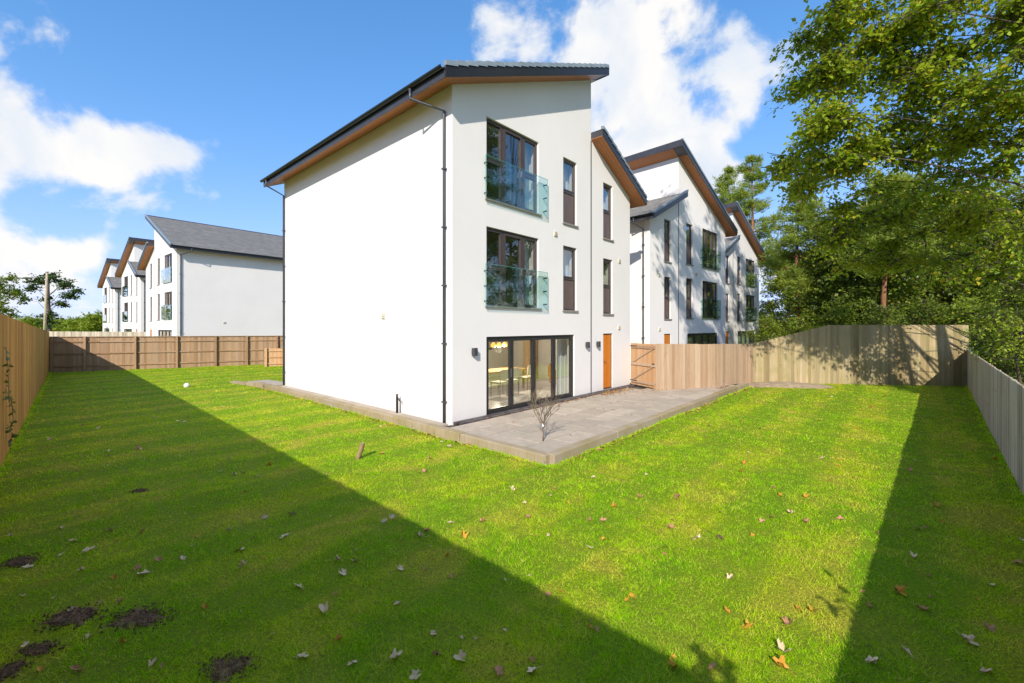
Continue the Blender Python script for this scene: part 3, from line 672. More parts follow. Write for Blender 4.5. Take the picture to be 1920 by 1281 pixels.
    pipe([(xr + .095, .5, zr), (xr + .095, .5, zr - .2), (W + .055, .30, ZR - .55), (W + .055, .30, 0.0)])
    return root

M['curtain'] = simple('white_curtain', (.72, .74, .73), .85, .05, 5)
M['room_floor'] = simple('pale_floor_tile', (.55, .54, .52), .25, .08, 3)
M['room_wall'] = simple('room_paint', (.62, .60, .55), .8, .05, 3)
M['room_green'] = simple('room_paint_soft', (.60, .59, .52), .8, .06, 3)
MAIN = build_house('house', 'large white rendered house beside the patio with orange door and glass juliet balconies', HC, HA, False, True, M['render'])
A2 = math.atan2(.695, .719)
H2 = build_house('house', 'white house with dappled tree shade right behind the pine gate fence', Vector((6.39, 20.0, -.1)), A2, True, False, M['render_far'])
build_house('house', 'farthest white house on the right, next to the pine trees', Vector((14.7, 30.7, -.1)), A2 + .01, True, False, M['render_far'])
AL = math.radians(-39)
build_house('house', 'white house with long grey tiled roof sloping towards the rear fence', Vector((-32.2, 37.9, 0)), AL, True, False, M['render_far'])
build_house('house', 'middle white house of the row left behind the rear fence', Vector((-45.2, 49.9, 0)), AL, False, False, M['render_far'])
build_house('house', 'farthest and leftmost white house behind the rear fence', Vector((-60.7, 63.9, 0)), AL, False, False, M['render_far'])

MB().tube([(-.02, 1.5, 3.35), (-.55, 1.5, 3.35)], .055, 8).build('flue', M['black'], H2)
# security light box on the shaded gable of the grey-roofed house, flue on the neighbour
mb = MB(); Rl = Vector((math.sin(math.radians(39)), math.cos(math.radians(39)), 0)); c = Vector((-24.9, 32, 0)) + Rl * 9.0; c.z = 4.55
mb.tube([c, c + Vector((.2, -.28, 0))], [.16, .16], 10); mb.tube([c + Vector((.1, -.14, -.02)), c + Vector((.22, -.32, -.3))], [.07, .16], 10)
tag(mb.build('alarm_box', M['vent']), 'small round alarm sounder on the plain wall of the grey-roofed house', 'alarm')

# wall lamps: square up-and-down lights on the garden front
def wall_lamp(x, z, label):
    p = loc2w(x, 0, z); e = empty('wall_lamp', p, HA); tag(e, label, 'wall lamp', 'wall lamps on the garden front')
    MB().box(-.05, .05, -.018, -.001, -.06, .06).build('backplate', M['lamp'], e)
    MB().box(-.055, .055, -.125, -.019, -.10, .10).build('body', M['lamp'], e)
    MB().box(-.04, .04, -.11, -.035, .100, .106).build('lens', M['metal'], e)
wall_lamp(.69, 1.74, 'dark square wall lamp left of the glazed bifold doors')
wall_lamp(6.07, 1.75, 'dark square wall lamp between the bifold doors and the wall joint')
wall_lamp(6.79, 1.75, 'dark square wall lamp just left of the orange door')

# standpipe by the side wall
e = empty('standpipe', loc2w(-.16, 2.16, 0), HA); tag(e, 'short dark standpipe tap against the white side wall', 'standpipe')
MB().tube([(0, 0, -.04), (0, 0, .44), (0, .015, .50)], [.035, .033, .026], 8).build('pipe', M['black'], e, True)
MB().tube([(0, 0, .40), (0, -.09, .40), (0, -.11, .34)], .016, 6).build('spout', M['black'], e, True)
MB().box(-.03, .03, -.012, .012, .50, .525).build('tap_handle', M['black'], e)

# ------------------------------------------------------------------ room behind the bifold doors
M['cream'] = simple('cream_fabric', (.80, .74, .64), .85, .08, 20, .2)
M['cabinet'] = simple('green_grey_cabinet', (.50, .52, .44), .5, .06, 3)
M['oak'] = wood('oak_worktop', (.42, .27, .13), (.50, .33, .17), (.32, .19, .08), .4, .2)
M['rust'] = simple('rust_fabric', (.36, .14, .06), .85, .2, 8, .3)
M['print'] = simple('framed_print', (.34, .33, .27), .5, .5, 3)
def chair(x, y, rz, label):
    e = empty('dining_chair', loc2w(x, y, .0), HA + rz); tag(e, label, 'chair', 'dining chairs behind the glass')
    inst('seat', cbox('seat', .44, .44, .06, .015, M['cream']), e, (0, 0, .44)); inst('backrest', cbox('backrest', .44, .045, .36, .014, M['cream']), e, (0, -.20, .56), (.12, 0, 0))
    for sx in (-.20, .20):
        MB().tube([(sx, .19, .0), (sx, .19, .44)], .012, 6).build('leg', M['black'], e); MB().tube([(sx, -.20, .0), (sx, -.20, .46), (sx, -.245, .92)], .012, 6).build('leg', M['black'], e)
chair(3.85, 2.1, .1, 'leftmost cream dining chair behind the first bifold pane')
chair(4.55, 2.2, -.05, 'cream dining chair between its neighbours behind the first bifold pane')
chair(5.75, 2.5, .15, 'cream dining chair seen through the second bifold pane')
e = empty('dining_table', loc2w(4.9, 3.1, 0), HA); tag(e, 'pale dining table behind the cream chairs inside the house', 'table')
inst('table_top', cbox('table_top', 2.3, .9, .045, .01, M['oak']), e, (0, 0, .72))
for sx in (-1.0, 1.0):
    for sy in (-.36, .36): inst('leg', cbox('leg', .07, .07, .72, .006, M['oak']), e, (sx, sy, 0))
e = empty('pendant_lamp', loc2w(4.9, 3.1, 1.62), HA); tag(e, 'hanging lamp with glowing amber shades over the dining table', 'lamp')
MB().box(-.42, .42, -.02, .02, .20, .235).build('bar', M['black'], e)
tm = NT('amber_glow'); M['amber'] = tm.pbr((.8, .4, .12), .4, None, .5, 0, (1.0, .40, .08), 1.5)
for k in (-.32, 0, .32):
    MB().tube([(k, 0, .0), (k, 0, .03), (k, 0, .10), (k, 0, .15), (k, 0, .18)], [.07, .095, .10, .06, .03], 10).build('shade', M['amber'], e, True)
    MB().tube([(k, 0, .18), (k, 0, .21)], .012, 6).build('stem', M['black'], e)
MB().tube([(0, 0, .235), (0, 0, .98)], .008, 6).build('cord', M['black'], e)
ld = bpy.data.lights.new('pendant_glow', 'POINT'); ld.energy = 180; ld.color = (1, .86, .66); ld.shadow_soft_size = .12; lo = bpy.data.objects.new('pendant_glow', ld); lo.location = (0, 0, -.12); link(lo, e)
e = empty('kitchen_units', loc2w(4.6, 5.85, 0), HA); tag(e, 'row of pale green kitchen units along the back of the room', 'cabinet')
for k in range(6): inst('door', cbox('door', .585, .55, .84, .008, M['cabinet']), e, (-1.6 + k * .6, 0, .08))
inst('worktop', cbox('worktop', 3.7, .62, .04, .006, M['oak']), e, (-.1, -.01, .925)); inst('plinth', cbox('plinth', 3.6, .45, .08, 0, M['black']), e, (-.1, .05, 0))
e = inst('picture', cbox('picture', .62, .03, .85, .006, M['black']), None, loc2w(7.3, 6.17, 1.30), (0, 0, HA)); tag(e, 'black framed picture on the back wall of the dining room', 'picture')
inst('print', cbox('print', .48, .012, .70, 0, M['print']), e, (0, -.018, .075))
e = empty('shelf_unit', loc2w(8.55, 4.6, 0), HA + .2); tag(e, 'tall wooden shelf unit seen through the third bifold pane', 'shelf')
for z in (0, .45, .9, 1.35, 1.8): inst('shelf', cbox('shelf', .7, .35, .03, 0, M['oak']), e, (0, 0, z))
for sx in (-.36, .36): inst('side', cbox('side', .03, .36, 1.84, 0, M['oak']), e, (sx, 0, 0))
e = empty('armchair', loc2w(7.6, 2.3, 0), HA + .6); tag(e, 'rust coloured armchair behind the rightmost bifold panes', 'armchair')
inst('seat', cbox('seat', .7, .7, .32, .06, M['rust']), e, (0, 0, .12)); inst('backrest', cbox('backrest', .8, .2, .5, .07, M['rust']), e, (0, .32, .34))
for sx in (-.42, .42): inst('arm', cbox('arm', .16, .74, .42, .05, M['rust']), e, (sx, 0, .12))
def curtain(x0, x1, z0, z1, y, label):
    n = 26; mb = MB(); vs = []
    for i in range(n + 1):
        x = x0 + (x1 - x0) * i / n; yy = y + .035 * math.sin(i * 1.55) + .012 * math.sin(i * .7); vs += [(x, yy, z0), (x, yy, z1)]
    vs += [(a, b + .006, c) for a, b, c in vs]; m = 2 * (n + 1)
    fs = [(2 * i, 2 * i + 2, 2 * i + 3, 2 * i + 1) for i in range(n)] + [(m + 2 * i + 1, m + 2 * i + 3, m + 2 * i + 2, m + 2 * i) for i in range(n)]
    mb.add(vs, fs); o = mb.build('curtain', M['curtain'], None, True); o.location = HC; o.rotation_euler = (0, 0, HA); tag(o, label, 'curtain', 'white curtains inside the house')
curtain(3.0, 3.9, 5.65, 8.1, .42, 'white curtain at the right of the upper juliet window')
curtain(3.0, 3.9, 2.78, 5.2, .42, 'white curtain at the right of the lower juliet window')
curtain(5.15, 5.75, 5.65, 8.1, .42, 'white curtain in the upper narrow window left of the wall joint')
curtain(5.15, 5.75, 2.78, 5.2, .42, 'white curtain in the lower narrow window left of the wall joint')
curtain(7.75, 8.2, 5.65, 7.6, .42, 'white curtain in the top narrow window right of the wall joint')
curtain(7.75, 8.2, 2.78, 5.0, .42, 'white curtain in the narrow window above the orange door')
curtain(5.1, 5.9, .03, 2.3, .55, 'white curtain at the right end of the bifold doors')

# ------------------------------------------------------------------ fences
def board_mesh(mat, w=.125, th=.028):
    # feather-edged board of unit height: thick at one edge, thin at the other
    mb = MB(); h = w * .5
    pr = [(-h, -.004), (-h + .012, -th * .55), (h - .014, -th), (h, -th + .016), (h, 0), (-h, 0)]; m = len(pr)
    mb.add([(x, y, z) for z in (0, 1) for x, y in pr], [tuple(range(m - 1, -1, -1)), tuple(range(m, 2 * m))] + [(i, (i + 1) % m, m + (i + 1) % m, m + i) for i in range(m)]); return mb.mesh('board', mat)
def fence_run(root, a, b, top_a, top_b, bm, pitch, mat, base=LAWN_Z - .02, face=1, rails=True, posts=None, post_h=None, board_off=0.0, topf=None, post_side=-1):
    """boards from a to b (2-D points); face=+1: boards' face looks to the left of a->b"""
    a, b = Vector((a[0], a[1])), Vector((b[0], b[1])); d = (b - a); L = d.length; d /= L; ang = math.atan2(d.y, d.x); n = int(L / pitch); nrm = Vector((-d.y, d.x))
    rot = ang + (math.pi if face > 0 else 0); O = root.location
    tf = topf if topf else (lambda q: top_a + (top_b - top_a) * q)
    for i in range(n):
        q = (i + .5) / n; p = a + d * (L * q) + nrm * board_off; zt = tf(q) + R_(-.008, .006)
        inst('board', bm, root, (p.x - O.x, p.y - O.y, base - O.z), (R_(-.004, .004), R_(-.0014, .0014), rot + R_(-.02, .02)), (L / n / pitch * R_(1.10, 1.14), 1, zt - base))
    back = -nrm * face
    if rails:
        m = 8
        for fz in (.16, .52, .86):
            for j in range(m):
                qa, qb = j / m, (j + 1) / m - .001; pts = []
                for dz in (-.035, .035):
                    for q, o in ((qa, .004), (qb, .004), (qb, .05), (qa, .05)):
                        p = a + d * (L * q) + nrm * board_off + back * o; z = base + (tf(q) - base) * fz + dz; pts.append((p.x - O.x, p.y - O.y, z - O.z))
                MB().hexa(pts).build('rail', mat, root)
    if posts:
        for q in posts:
            p = a + d * (L * q) + nrm * board_off + back * .056; e = .05; zt = tf(q) + (.0 if post_h is None else post_h); pts = []
            for z in (base, zt):
                for s, o in ((-e, 0), (e, 0), (e, .1), (-e, .1)):
                    w = p + d * s + back * o; pts.append((w.x - O.x, w.y - O.y, z - O.z))
            MB().hexa(pts).build('post', mat, root)
zl = lambda h: LAWN_Z + h
# left fence (boards face the garden)
e = empty('board_fence', (F_CORNER.x, F_CORNER.y, LAWN_Z)); tag(e, 'tall brown close-boarded fence along the left edge of the lawn', 'fence')
fence_run(e, F_CORNER - (F_LEFT - F_CORNER).normalized() * 1.6, F_LEFT, zl(3.12), zl(2.24), board_mesh(M['fence_left'], .13), .13, M['fence_left'], face=-1, posts=[k / 13 for k in range(14)], post_h=-.12)  # unseen stretch past the corner added so the fence's shadow edge runs on
# right fence
e = empty('board_fence', (F_RIGHT.x, F_RIGHT.y, LAWN_Z)); tag(e, 'silver-grey close-boarded fence along the right edge of the lawn', 'fence')
fence_run(e, F_CORNER, F_RIGHT, zl(1.70), zl(1.56), board_mesh(M['fence_right'], .125), .125, M['fence_right'], face=1, posts=[k / 10 for k in range(11)], post_h=-.12)
# rear fence: rails and posts towards the garden
e = empty('panel_fence', (F_LEFT.x, F_LEFT.y, LAWN_Z)); tag(e, 'tan rear fence showing its posts and rails, in front of the grey-roofed house', 'fence')
LB = (F_BACK - F_LEFT).length
fence_run(e, F_LEFT, F_BACK, 1.80, 1.70, board_mesh(M['fence_back'], .11), .11, M['fence_back'], face=1, posts=[t_ / LB for t_ in (.15, 1.5, 3.7, 5.67, 7.65, 9.35, 11.1, 12.9, 14.7, 16.5)], post_h=.03)
d = (F_BACK - F_LEFT).normalized(); nn = Vector((d.y, -d.x)); pts = []
for z in (1.80, 1.835):
    for p, zo, o in ((F_LEFT, 0, -.03), (F_BACK, -.1, -.03), (F_BACK, -.1, .055), (F_LEFT, 0, .055)):
        w = p + nn * o; pts.append((w.x - e.location.x, w.y - e.location.y, z + zo - e.location.z))
MB().hexa(pts).build('capping_rail', M['fence_back'], e)
# low new fence by the rear corner of the house
e = empty('low_fence', (-16.2, 27.0, LAWN_Z)); tag(e, 'low fresh pine fence at the rear corner of the house', 'fence')
fence_run(e, Vector((-15.75, 27.4)), Vector((-11.0, 28.6)), zl(1.14), zl(1.14), board_mesh(M['fence_new'], .11), .11, M['fence_new'], face=1, posts=[.03, .25, .5, .75, .98], post_h=.03)
# farther fence beyond the rear fence
e = empty('board_fence', (-48, 43, -.3)); tag(e, 'grey distant fence showing above the left end of the rear fence', 'fence')
fence_run(e, Vector((-50, 44)), Vector((-36, 42.5)), 1.90, 1.85, board_mesh(M['fence_right'], .16), .16, M['fence_right'], base=-.3, face=-1, rails=False)
# gate and the fence that runs on from it
hc = loc2w(W + .03, -.02); a, b = Vector((hc.x, hc.y)), F_GATE; d = (b - a); L = d.length; d /= L
e = empty('garden_gate', (a.x, a.y, 0), math.atan2(d.y, d.x)); tag(e, 'fresh pine ledged and braced garden gate at the house corner', 'gate')
bm_ = board_mesh(M['fence_new'], .12); n = 11
for i in range(n): inst('board', bm_, e, ((i + .5) * L / n, .010, .06), (0, 0, math.pi), (L / n / .12 * .97, 1, 1.66 + R_(-.004, .004)))
for z in (.16, .86, 1.54): MB().box(.03, L - .03, -.028, .008, z, z + .10).build('ledge', M['fence_gate'], e)
for z0, z1 in ((.28, .85), (.98, 1.53)):
    MB().hexa([(.10, -.026, z0), (.22, -.026, z0), (.22, .006, z0), (.10, .006, z0), (L - .24, -.026, z1), (L - .12, -.026, z1), (L - .12, .006, z1), (L - .24, .006, z1)]).build('brace', M['fence_gate'], e)
for z in (.2, 1.58): MB().box(.0, .40, -.036, -.029, z + .02, z + .05).build('hinge', M['black'], e)
MB().box(L - .16, L - .04, -.04, -.029, .95, .99).build('latch', M['black'], e)
e = empty('board_fence', (F_GATE.x, F_GATE.y, 0)); tag(e, 'pinkish pine close-boarded fence between the gate and the far corner', 'fence')
bmg = board_mesh(M['fence_gate'], .115)
fence_run(e, F_GATE, F_MID, 1.74, 1.70, bmg, .115, M['fence_gate'], base=-.03, face=-1, posts=[0.02, .98], post_h=-.1)
fence_run(e, F_MID, F_END0, 1.70, 1.60, bmg, .115, M['fence_gate'], base=-.18, face=-1, posts=[.5, .97], post_h=-.1)
e = empty('board_fence', (F_END0.x, F_END0.y, LAWN_Z)); tag(e, 'tall yellowed close-boarded fence across the far right end with a raked top', 'fence')
fence_run(e, F_END0, F_RIGHT, 0, 0, board_mesh(M['fence_end'], .115), .115, M['fence_end'], face=-1, posts=[.01, .2, .4, .6, .8, .985], post_h=-.12, topf=lambda q: 1.62 + (2.46 - 1.62) * min(1, q / .368))
e = empty('post_fence', (13.4, 28.0, -.2)); tag(e, 'low grey fence between the two neighbouring white houses', 'fence')
fence_run(e, Vector((10.5, 24.2)), Vector((16.6, 26.8)), 1.35, 1.35, board_mesh(M['fence_right'], .12), .12, M['fence_right'], base=-.3, face=-1, posts=[.05, .35, .65, .95], post_h=.05)
# ------------------------------------------------------------------ vegetation
def leaf_mat(name, c1, c2, c3, trans=.35, yellow=None):
    t = NT(name); r = t.island(); p = t.pos()
    c = t.mix(r, c1, c2); n = t.noise(.8, 3, .5, p); c = t.mix(t.math('MULTIPLY', t.rng(n, .4, .65), .6), c, c3)
    r2 = t.math('FRACT', t.math('MULTIPLY', r, 17.3))
    if yellow: c = t.mix(t.rng(r2, .86, .95), c, yellow)
    d = t.node('ShaderNodeBsdfPrincipled'); t.l.new(c, d.inputs['Base Color']); d.inputs['Roughness'].default_value = .5; d.inputs['Specular IOR Level'].default_value = .35
    tl = t.node('ShaderNodeBsdfTranslucent'); t.l.new(t.mix(.5, c, (.30, .36, .02), 'MIX'), tl.inputs['Color'])
    ms = t.node('ShaderNodeMixShader'); ms.inputs[0].default_value = trans; t.l.new(d.outputs[0], ms.inputs[1]); t.l.new(tl.outputs[0], ms.inputs[2])
    t.l.new(ms.outputs[0], t.o.inputs['Surface']); return t.m
def bark_mat(name, a, b):
    t = NT(name); p = t.pos(); n = t.noise(9, 6, .65, p, (1, 1, .25), .4); c = t.mix(t.rng(n, .3, .7), a, b)
    return t.pbr(c, .9, t.bump(n, .7, .03), .15)
M['leaf_near'] = leaf_mat('broad_leaves', (.14, .25, .012), (.32, .45, .018), (.44, .50, .022), .5, (.56, .46, .03))
M['leaf_dark'] = leaf_mat('dark_leaves', (.065, .13, .016), (.15, .235, .022), (.22, .28, .022), .4, (.22, .21, .03))
M['leaf_mid'] = leaf_mat('mid_green_leaves', (.14, .23, .016), (.27, .38, .024), (.36, .43, .028), .45, (.30, .28, .03))
M['leaf_bright'] = leaf_mat('bright_shrub_leaves', (.20, .34, .03), (.36, .48, .04), (.44, .50, .04), .45, (.34, .34, .05))
M['needle'] = leaf_mat('pine_needles', (.15, .25, .04), (.30, .38, .05), (.40, .44, .05), .4)
M['ivy'] = leaf_mat('ivy_leaves', (.022, .055, .012), (.05, .10, .018), (.05, .09, .015), .2)
M['bark'] = bark_mat('grey_brown_bark', (.055, .042, .030), (.13, .105, .08))
M['bark_pine'] = bark_mat('orange_pine_bark', (.17, .075, .04), (.34, .17, .095))

def leaf_arrays(P, A, N, L, wr=.62, fold=.10):
    """rhombic leaves: base, two sides, tip, folded along the midrib"""
    A = A / np.linalg.norm(A, axis=1, keepdims=True); B = np.cross(N, A); B /= np.linalg.norm(B, axis=1, keepdims=True) + 1e-9; Nn = np.cross(A, B)
    L = L[:, None]; V = np.empty((len(P), 4, 3)); V[:, 0] = P; V[:, 1] = P + A * L * .45 + B * L * wr * .5 + Nn * L * fold; V[:, 2] = P + A * L - Nn * L * .08; V[:, 3] = P + A * L * .45 - B * L * wr * .5 + Nn * L * fold
    k = np.arange(len(P))[:, None] * 4; F = np.concatenate([k + np.array([[0, 3, 2]]), k + np.array([[0, 2, 1]])], 0)
    return V.reshape(-1, 3), F
def tree(name, label, group, base, trunk_top, r0, lobes, twigs, per, leafL, leaf, bark, seed, twig_len=1.0, wr=.62, droop=.25, cat='tree', limb_r=.30, spread=.10, upn=1.0, trunk_bend=.3):
    """lobes: (centre, radii) in world space. Trunk, a limb to each lobe, twigs through the lobe, leaves along every twig."""
    rng = np.random.default_rng(seed); root = empty(name, base); tag(root, label, cat, group); O = np.array(base)
    base = np.array(base, float); tt = np.array(trunk_top, float); H = tt[2] - base[2]
    k = np.linspace(0, 1, 9); ph = rng.uniform(0, 6.28, 2); tp = base + (tt - base) * k[:, None]; tp[:, 0] += trunk_bend * np.sin(k * 4 + ph[0]) * k; tp[:, 1] += trunk_bend * np.sin(k * 3.1 + ph[1]) * k
    mb = MB(); mb.tube([tuple(p - O) for p in tp], [r0 * (1.25 if i == 0 else 1) * (1 - .72 * q) for i, q in enumerate(k)], 10); mb.build('trunk', bark, root, True)
    br = MB(); LP, LA, LN = [], [], []
    done = {}
    for lb in lobes:
        c = np.array(lb[0], float); rad = np.array(lb[1], float); par = lb[2] if len(lb) > 2 else None
        hz = np.hypot(*(c - tt)[:2]); zt = np.clip(c[2] - hz * .55 - rad[2] * .3, base[2] + .25 * H, tt[2]); q = (zt - base[2]) / H; s = np.array([np.interp(q, k, tp[:, j]) for j in range(3)])
        if par is not None:
            if par in done:
                a0 = done[par]; br.tube([tuple(q_ - O) for q_ in (a0, (a0 + c) / 2 + rng.normal(0, .06, 3), c)], [.024, .018, .010], 5, False)
            else:
                done[par] = c
        m1 = s + (c - s) * .5 + np.array([0, 0, .12 * np.linalg.norm(c - s)]) + rng.normal(0, .12, 3) * np.linalg.norm(c - s) * .3
        rl = max(.02, r0 * limb_r * min(1, np.linalg.norm(rad) / 2.5)); (par is None or done[par] is c) and br.tube([tuple(p - O) for p in (s, s + (m1 - s) * .5 + rng.normal(0, .05, 3), m1, m1 + (c - m1) * .6 + rng.normal(0, .08, 3), c)], [rl, rl * .8, rl * .62, rl * .45, rl * .28], 6, False)
        nt = int(twigs * max(.4, (rad[0] * rad[1] * rad[2]) ** (1 / 3.) ** 1))
        u = rng.normal(0, 1, (nt, 3)); u /= np.linalg.norm(u, axis=1, keepdims=True); rr = rng.uniform(.12, 1, (nt, 1)) ** .5; E = c + u * rad * rr
        for e, uu in zip(E, u):
            dirv = (e - c) / (np.linalg.norm(e - c) + 1e-6); dv = dirv * np.array([1, 1, .45]) + rng.normal(0, .35, 3); dv /= np.linalg.norm(dv); tl = twig_len * rng.uniform(.6, 1.25)
            st = e - dv * tl * .5; en = e + dv * tl * .5 - np.array([0, 0, droop * tl]); md = (st + en) / 2 + np.array([0, 0, droop * tl * .35])
            if rng.uniform() < .45: br.tube([tuple(p - O) for p in (c + (st - c) * .3, st)], [.018, .012], 4, False)
            br.tube([tuple(p - O) for p in (st, md, en)], [.011, .008, .003], 3, False)
            w = rng.uniform(.08, 1.0, per)[:, None]; P = (1 - w) ** 2 * st + 2 * w * (1 - w) * md + w ** 2 * en + rng.normal(0, spread, (per, 3)) * np.array([1, 1, .6])
            tang = en - st; side = np.cross(tang, [0, 0, 1.0]); side /= np.linalg.norm(side) + 1e-6; sg = np.where(rng.uniform(size=(per, 1)) < .5, -1, 1)
            A = tang / tl * .5 + side * sg * .8 + rng.normal(0, .45, (per, 3)) - np.array([0, 0, .35]); N = rng.normal(0, .55, (per, 3)) + np.array([0, 0, upn])
            LP.append(P); LA.append(A); LN.append(N)
    P, A, N = np.concatenate(LP), np.concatenate(LA), np.concatenate(LN); Ls = leafL * rng.uniform(.65, 1.2, len(P))
    V, F = leaf_arrays(P - O, A, N, Ls, wr); inst('crown', np_mesh('crown', V, F, leaf), root); br.build('branches', bark, root, True)
    return root
def split(lobes, k, f, seed, sp=.75):
    """break lobes into smaller clumps with gaps between"""
    g = random.Random(seed); L = []
    for c, r in lobes:
        for i in range(k):
            d = Vector((g.gauss(0, 1), g.gauss(0, 1), g.gauss(0, 1))).normalized() * g.uniform(.35, 1.0) * sp
            s = f * g.uniform(.7, 1.3); L.append(((c[0] + d.x * r[0], c[1] + d.y * r[1], c[2] + d.z * r[2]), (r[0] * s, r[1] * s, r[2] * s), tuple(c)))
    return L
def lobes_of(cx, cy, z0, z1, r, n, seed, flat=.75):
    """a crown as many overlapping lobes round an axis, wider in the middle"""
    g = random.Random(seed); L = []
    for i in range(n):
        q = (i + .5) / n; z = z0 + (z1 - z0) * q; rr = r * (.45 + .75 * math.sin(math.pi * min(1, q * .85 + .12))) * .68; a = i * 2.4 + g.uniform(-.4, .4); d = rr * g.uniform(.35, 1.0) * (1 - .75 * q ** 3)
        s = r * g.uniform(.36, .55); L.append(((cx + d * math.cos(a), cy + d * math.sin(a), z), (s, s, s * flat)))
    return L

# --- the broadleaf trees that lean over the right-hand fence
NEAR = [(1565, 40, 11.5, 1.0), (1650, 120, 12, 1.35), (1550, 130, 11.5, .75), (1555, 225, 11.2, .72), (1600, 290, 12, 1.1), (1700, 30, 11, 1.3), (1760, 180, 11.5, 1.4), (1830, 60, 10.5, 1.4), (1900, 170, 10, 1.4),
        (1850, 280, 11.5, 1.4), (1700, 270, 12.5, 1.4), (1640, -60, 11.5, 1.2), (1780, -80, 11, 1.5), (1900, -120, 10, 1.7), (2050, -100, 10, 1.8), (1590, -110, 12, .9), (1700, -190, 12, 1.5)]
tree('broadleaf_tree', 'big leafy tree overhanging the right fence at the top right of the view', 'trees beyond the right fence', (17.5, 9.2, -.3), (16.2, 10.0, 12), .34,
     split([(tuple(pw(u, v, Y)), (r, r, r * .50)) for u, v, Y, r in NEAR], 6, .44, 3, .98), 37, 25, .14, M['leaf_near'], M['bark'], 1, 1.25, .66, .28, limb_r=.34, spread=.09)
NEAR2 = [(1520, 325, 14, .9), (1490, 300, 13.5, .5), (1600, 380, 14.5, 1.2), (1680, 390, 14.5, 1.3), (1560, 440, 15.5, 1.0), (1760, 360, 14, 1.3), (1840, 400, 13, 1.3), (1920, 420, 12.5, 1.4), (1720, 460, 15.5, 1.2), (1640, 480, 16, 1.0), (1810, 480, 14.5, 1.1), (1890, 500, 13, .9)]
tree('broadleaf_tree', 'spreading leafy tree with low boughs just behind the far right fence', 'trees beyond the right fence', (21.5, 15.5, -.3), (19.5, 15.2, 7.5), .30,
     split([(tuple(pw(u, v, Y)), (r, r, r * .55)) for u, v, Y, r in NEAR2], 4, .42, 4, .95), 26, 20, .150, M['leaf_near'], M['bark'], 2, 1.3, .66, .30, limb_r=.34, spread=.09)
# --- tall trees standing behind the camera side of the right fence: out of view, they throw the dappled shade
def tall(base, top, crown, seed, label):
    g = random.Random(seed); (cx, cy, z0, z1, r, n) = crown
    tree('broadleaf_tree', label, 'trees beyond the right fence', (base[0], base[1], -.3), top, .19, split(lobes_of(cx, cy, z0, z1, r, n, seed, .7), 4, .34, seed, 1.15), 15, 14, .24, M['leaf_mid'], M['bark'], seed, .9, .7, .25, limb_r=.30, spread=.2)
tall((16.5, 8.0), (13.5, 7.2, 13), (5.6, 5.0, 14.0, 19.5, 2.9, 9), 31, 'tall leaning tree outside the right fence, boughs nearest the camera')
tall((18.2, 10.2), (15.8, 9.6, 13), (9.6, 8.4, 14.0, 20.0, 2.9, 8), 32, 'tall leaning tree outside the right fence, second from the camera')
tall((20.5, 14.5), (18.0, 14.2, 13), (13.6, 14.0, 15.5, 21.0, 2.9, 8), 33, 'tall tree outside the right fence, third from the camera')
# --- woodland behind the far fence
WOOD = [(1640, 26, 10.5, 2.9, 'leaf_dark', 'dark leafy tree in the middle behind the tall far fence'), (1560, 30, 9.5, 3.0, 'leaf_dark', 'dark tree between the two pines behind the far fence'),
        (1760, 27, 10.5, 3.4, 'leaf_dark', 'dark tree behind the right half of the tall far fence'), (1880, 25, 10.0, 3.6, 'leaf_dark', 'dense dark tree at the right edge behind the fences'),
        (1470, 40, 9.0, 2.6, 'leaf_mid', 'mid green tree right of the farthest white house'), (1700, 36, 14.0, 4.2, 'leaf_mid', 'taller green tree rising behind the dark ones'), (1840, 34, 13.5, 4.2, 'leaf_mid', 'tall green tree farthest back at the right'), (1600, 44, 12.0, 4.0, 'leaf_dark', 'far dark tree deep in the wood left of centre'), (2000, 28, 12, 4.0, 'leaf_dark', 'dark tree beyond the right edge of the view'), (1520, 55, 11, 4.2, 'leaf_dark', 'farthest dark tree behind the pines')]
for i, (u, Y, h, r, lm, lab) in enumerate(WOOD):
    x = (u - CXP) / FPX * Y
    tree('broadleaf_tree', lab, 'woodland behind the far fence', (x, Y, -.3), (x + .3, Y, h * .8), .17, lobes_of(x, Y, h * .18, h, r, 16, 50 + i, .7), 34, 22, .22, M[lm], M['bark'], 60 + i, 1.3, .7, .2, spread=.16)
# --- bushes along the back of the far and right fences
BUSH = [(1440, 32, 3.0, 1.7, 'leaf_mid', 'rounded green bush beside the farthest right house'), (1500, 27, 2.9, 1.6, 'leaf_mid', 'green bush behind the raked end of the far fence'), (1570, 23.5, 3.6, 1.6, 'leaf_mid', 'bush rising over the left part of the far fence top'),
        (1650, 23, 3.4, 1.7, 'leaf_dark', 'dark bush rising over the middle of the far fence'), (1740, 22.5, 3.7, 1.7, 'leaf_dark', 'dark bush behind the right part of the far fence'), (1810, 21, 3.6, 1.7, 'leaf_mid', 'green bush at the corner of far and right fences'),
        (1880, 19, 3.2, 1.6, 'leaf_dark', 'dark shrub just outside the right fence'), (1945, 16, 2.9, 1.5, 'leaf_dark', 'dark shrub outside the right fence at the edge of view')]
for i, (u, Y, h, r, lm, lab) in enumerate(BUSH):
    x = (u - CXP) / FPX * Y
    tree('bush', lab, 'bushes outside the fences', (x, Y, -.3), (x, Y, h * .6), .07, lobes_of(x, Y, .3, h, r, 9, 80 + i, .8), 34, 20, .13, M[lm], M['bark'], 90 + i, .8, .65, .1, 'bush', spread=.12)
q = pw(1890, 585, 13.2)
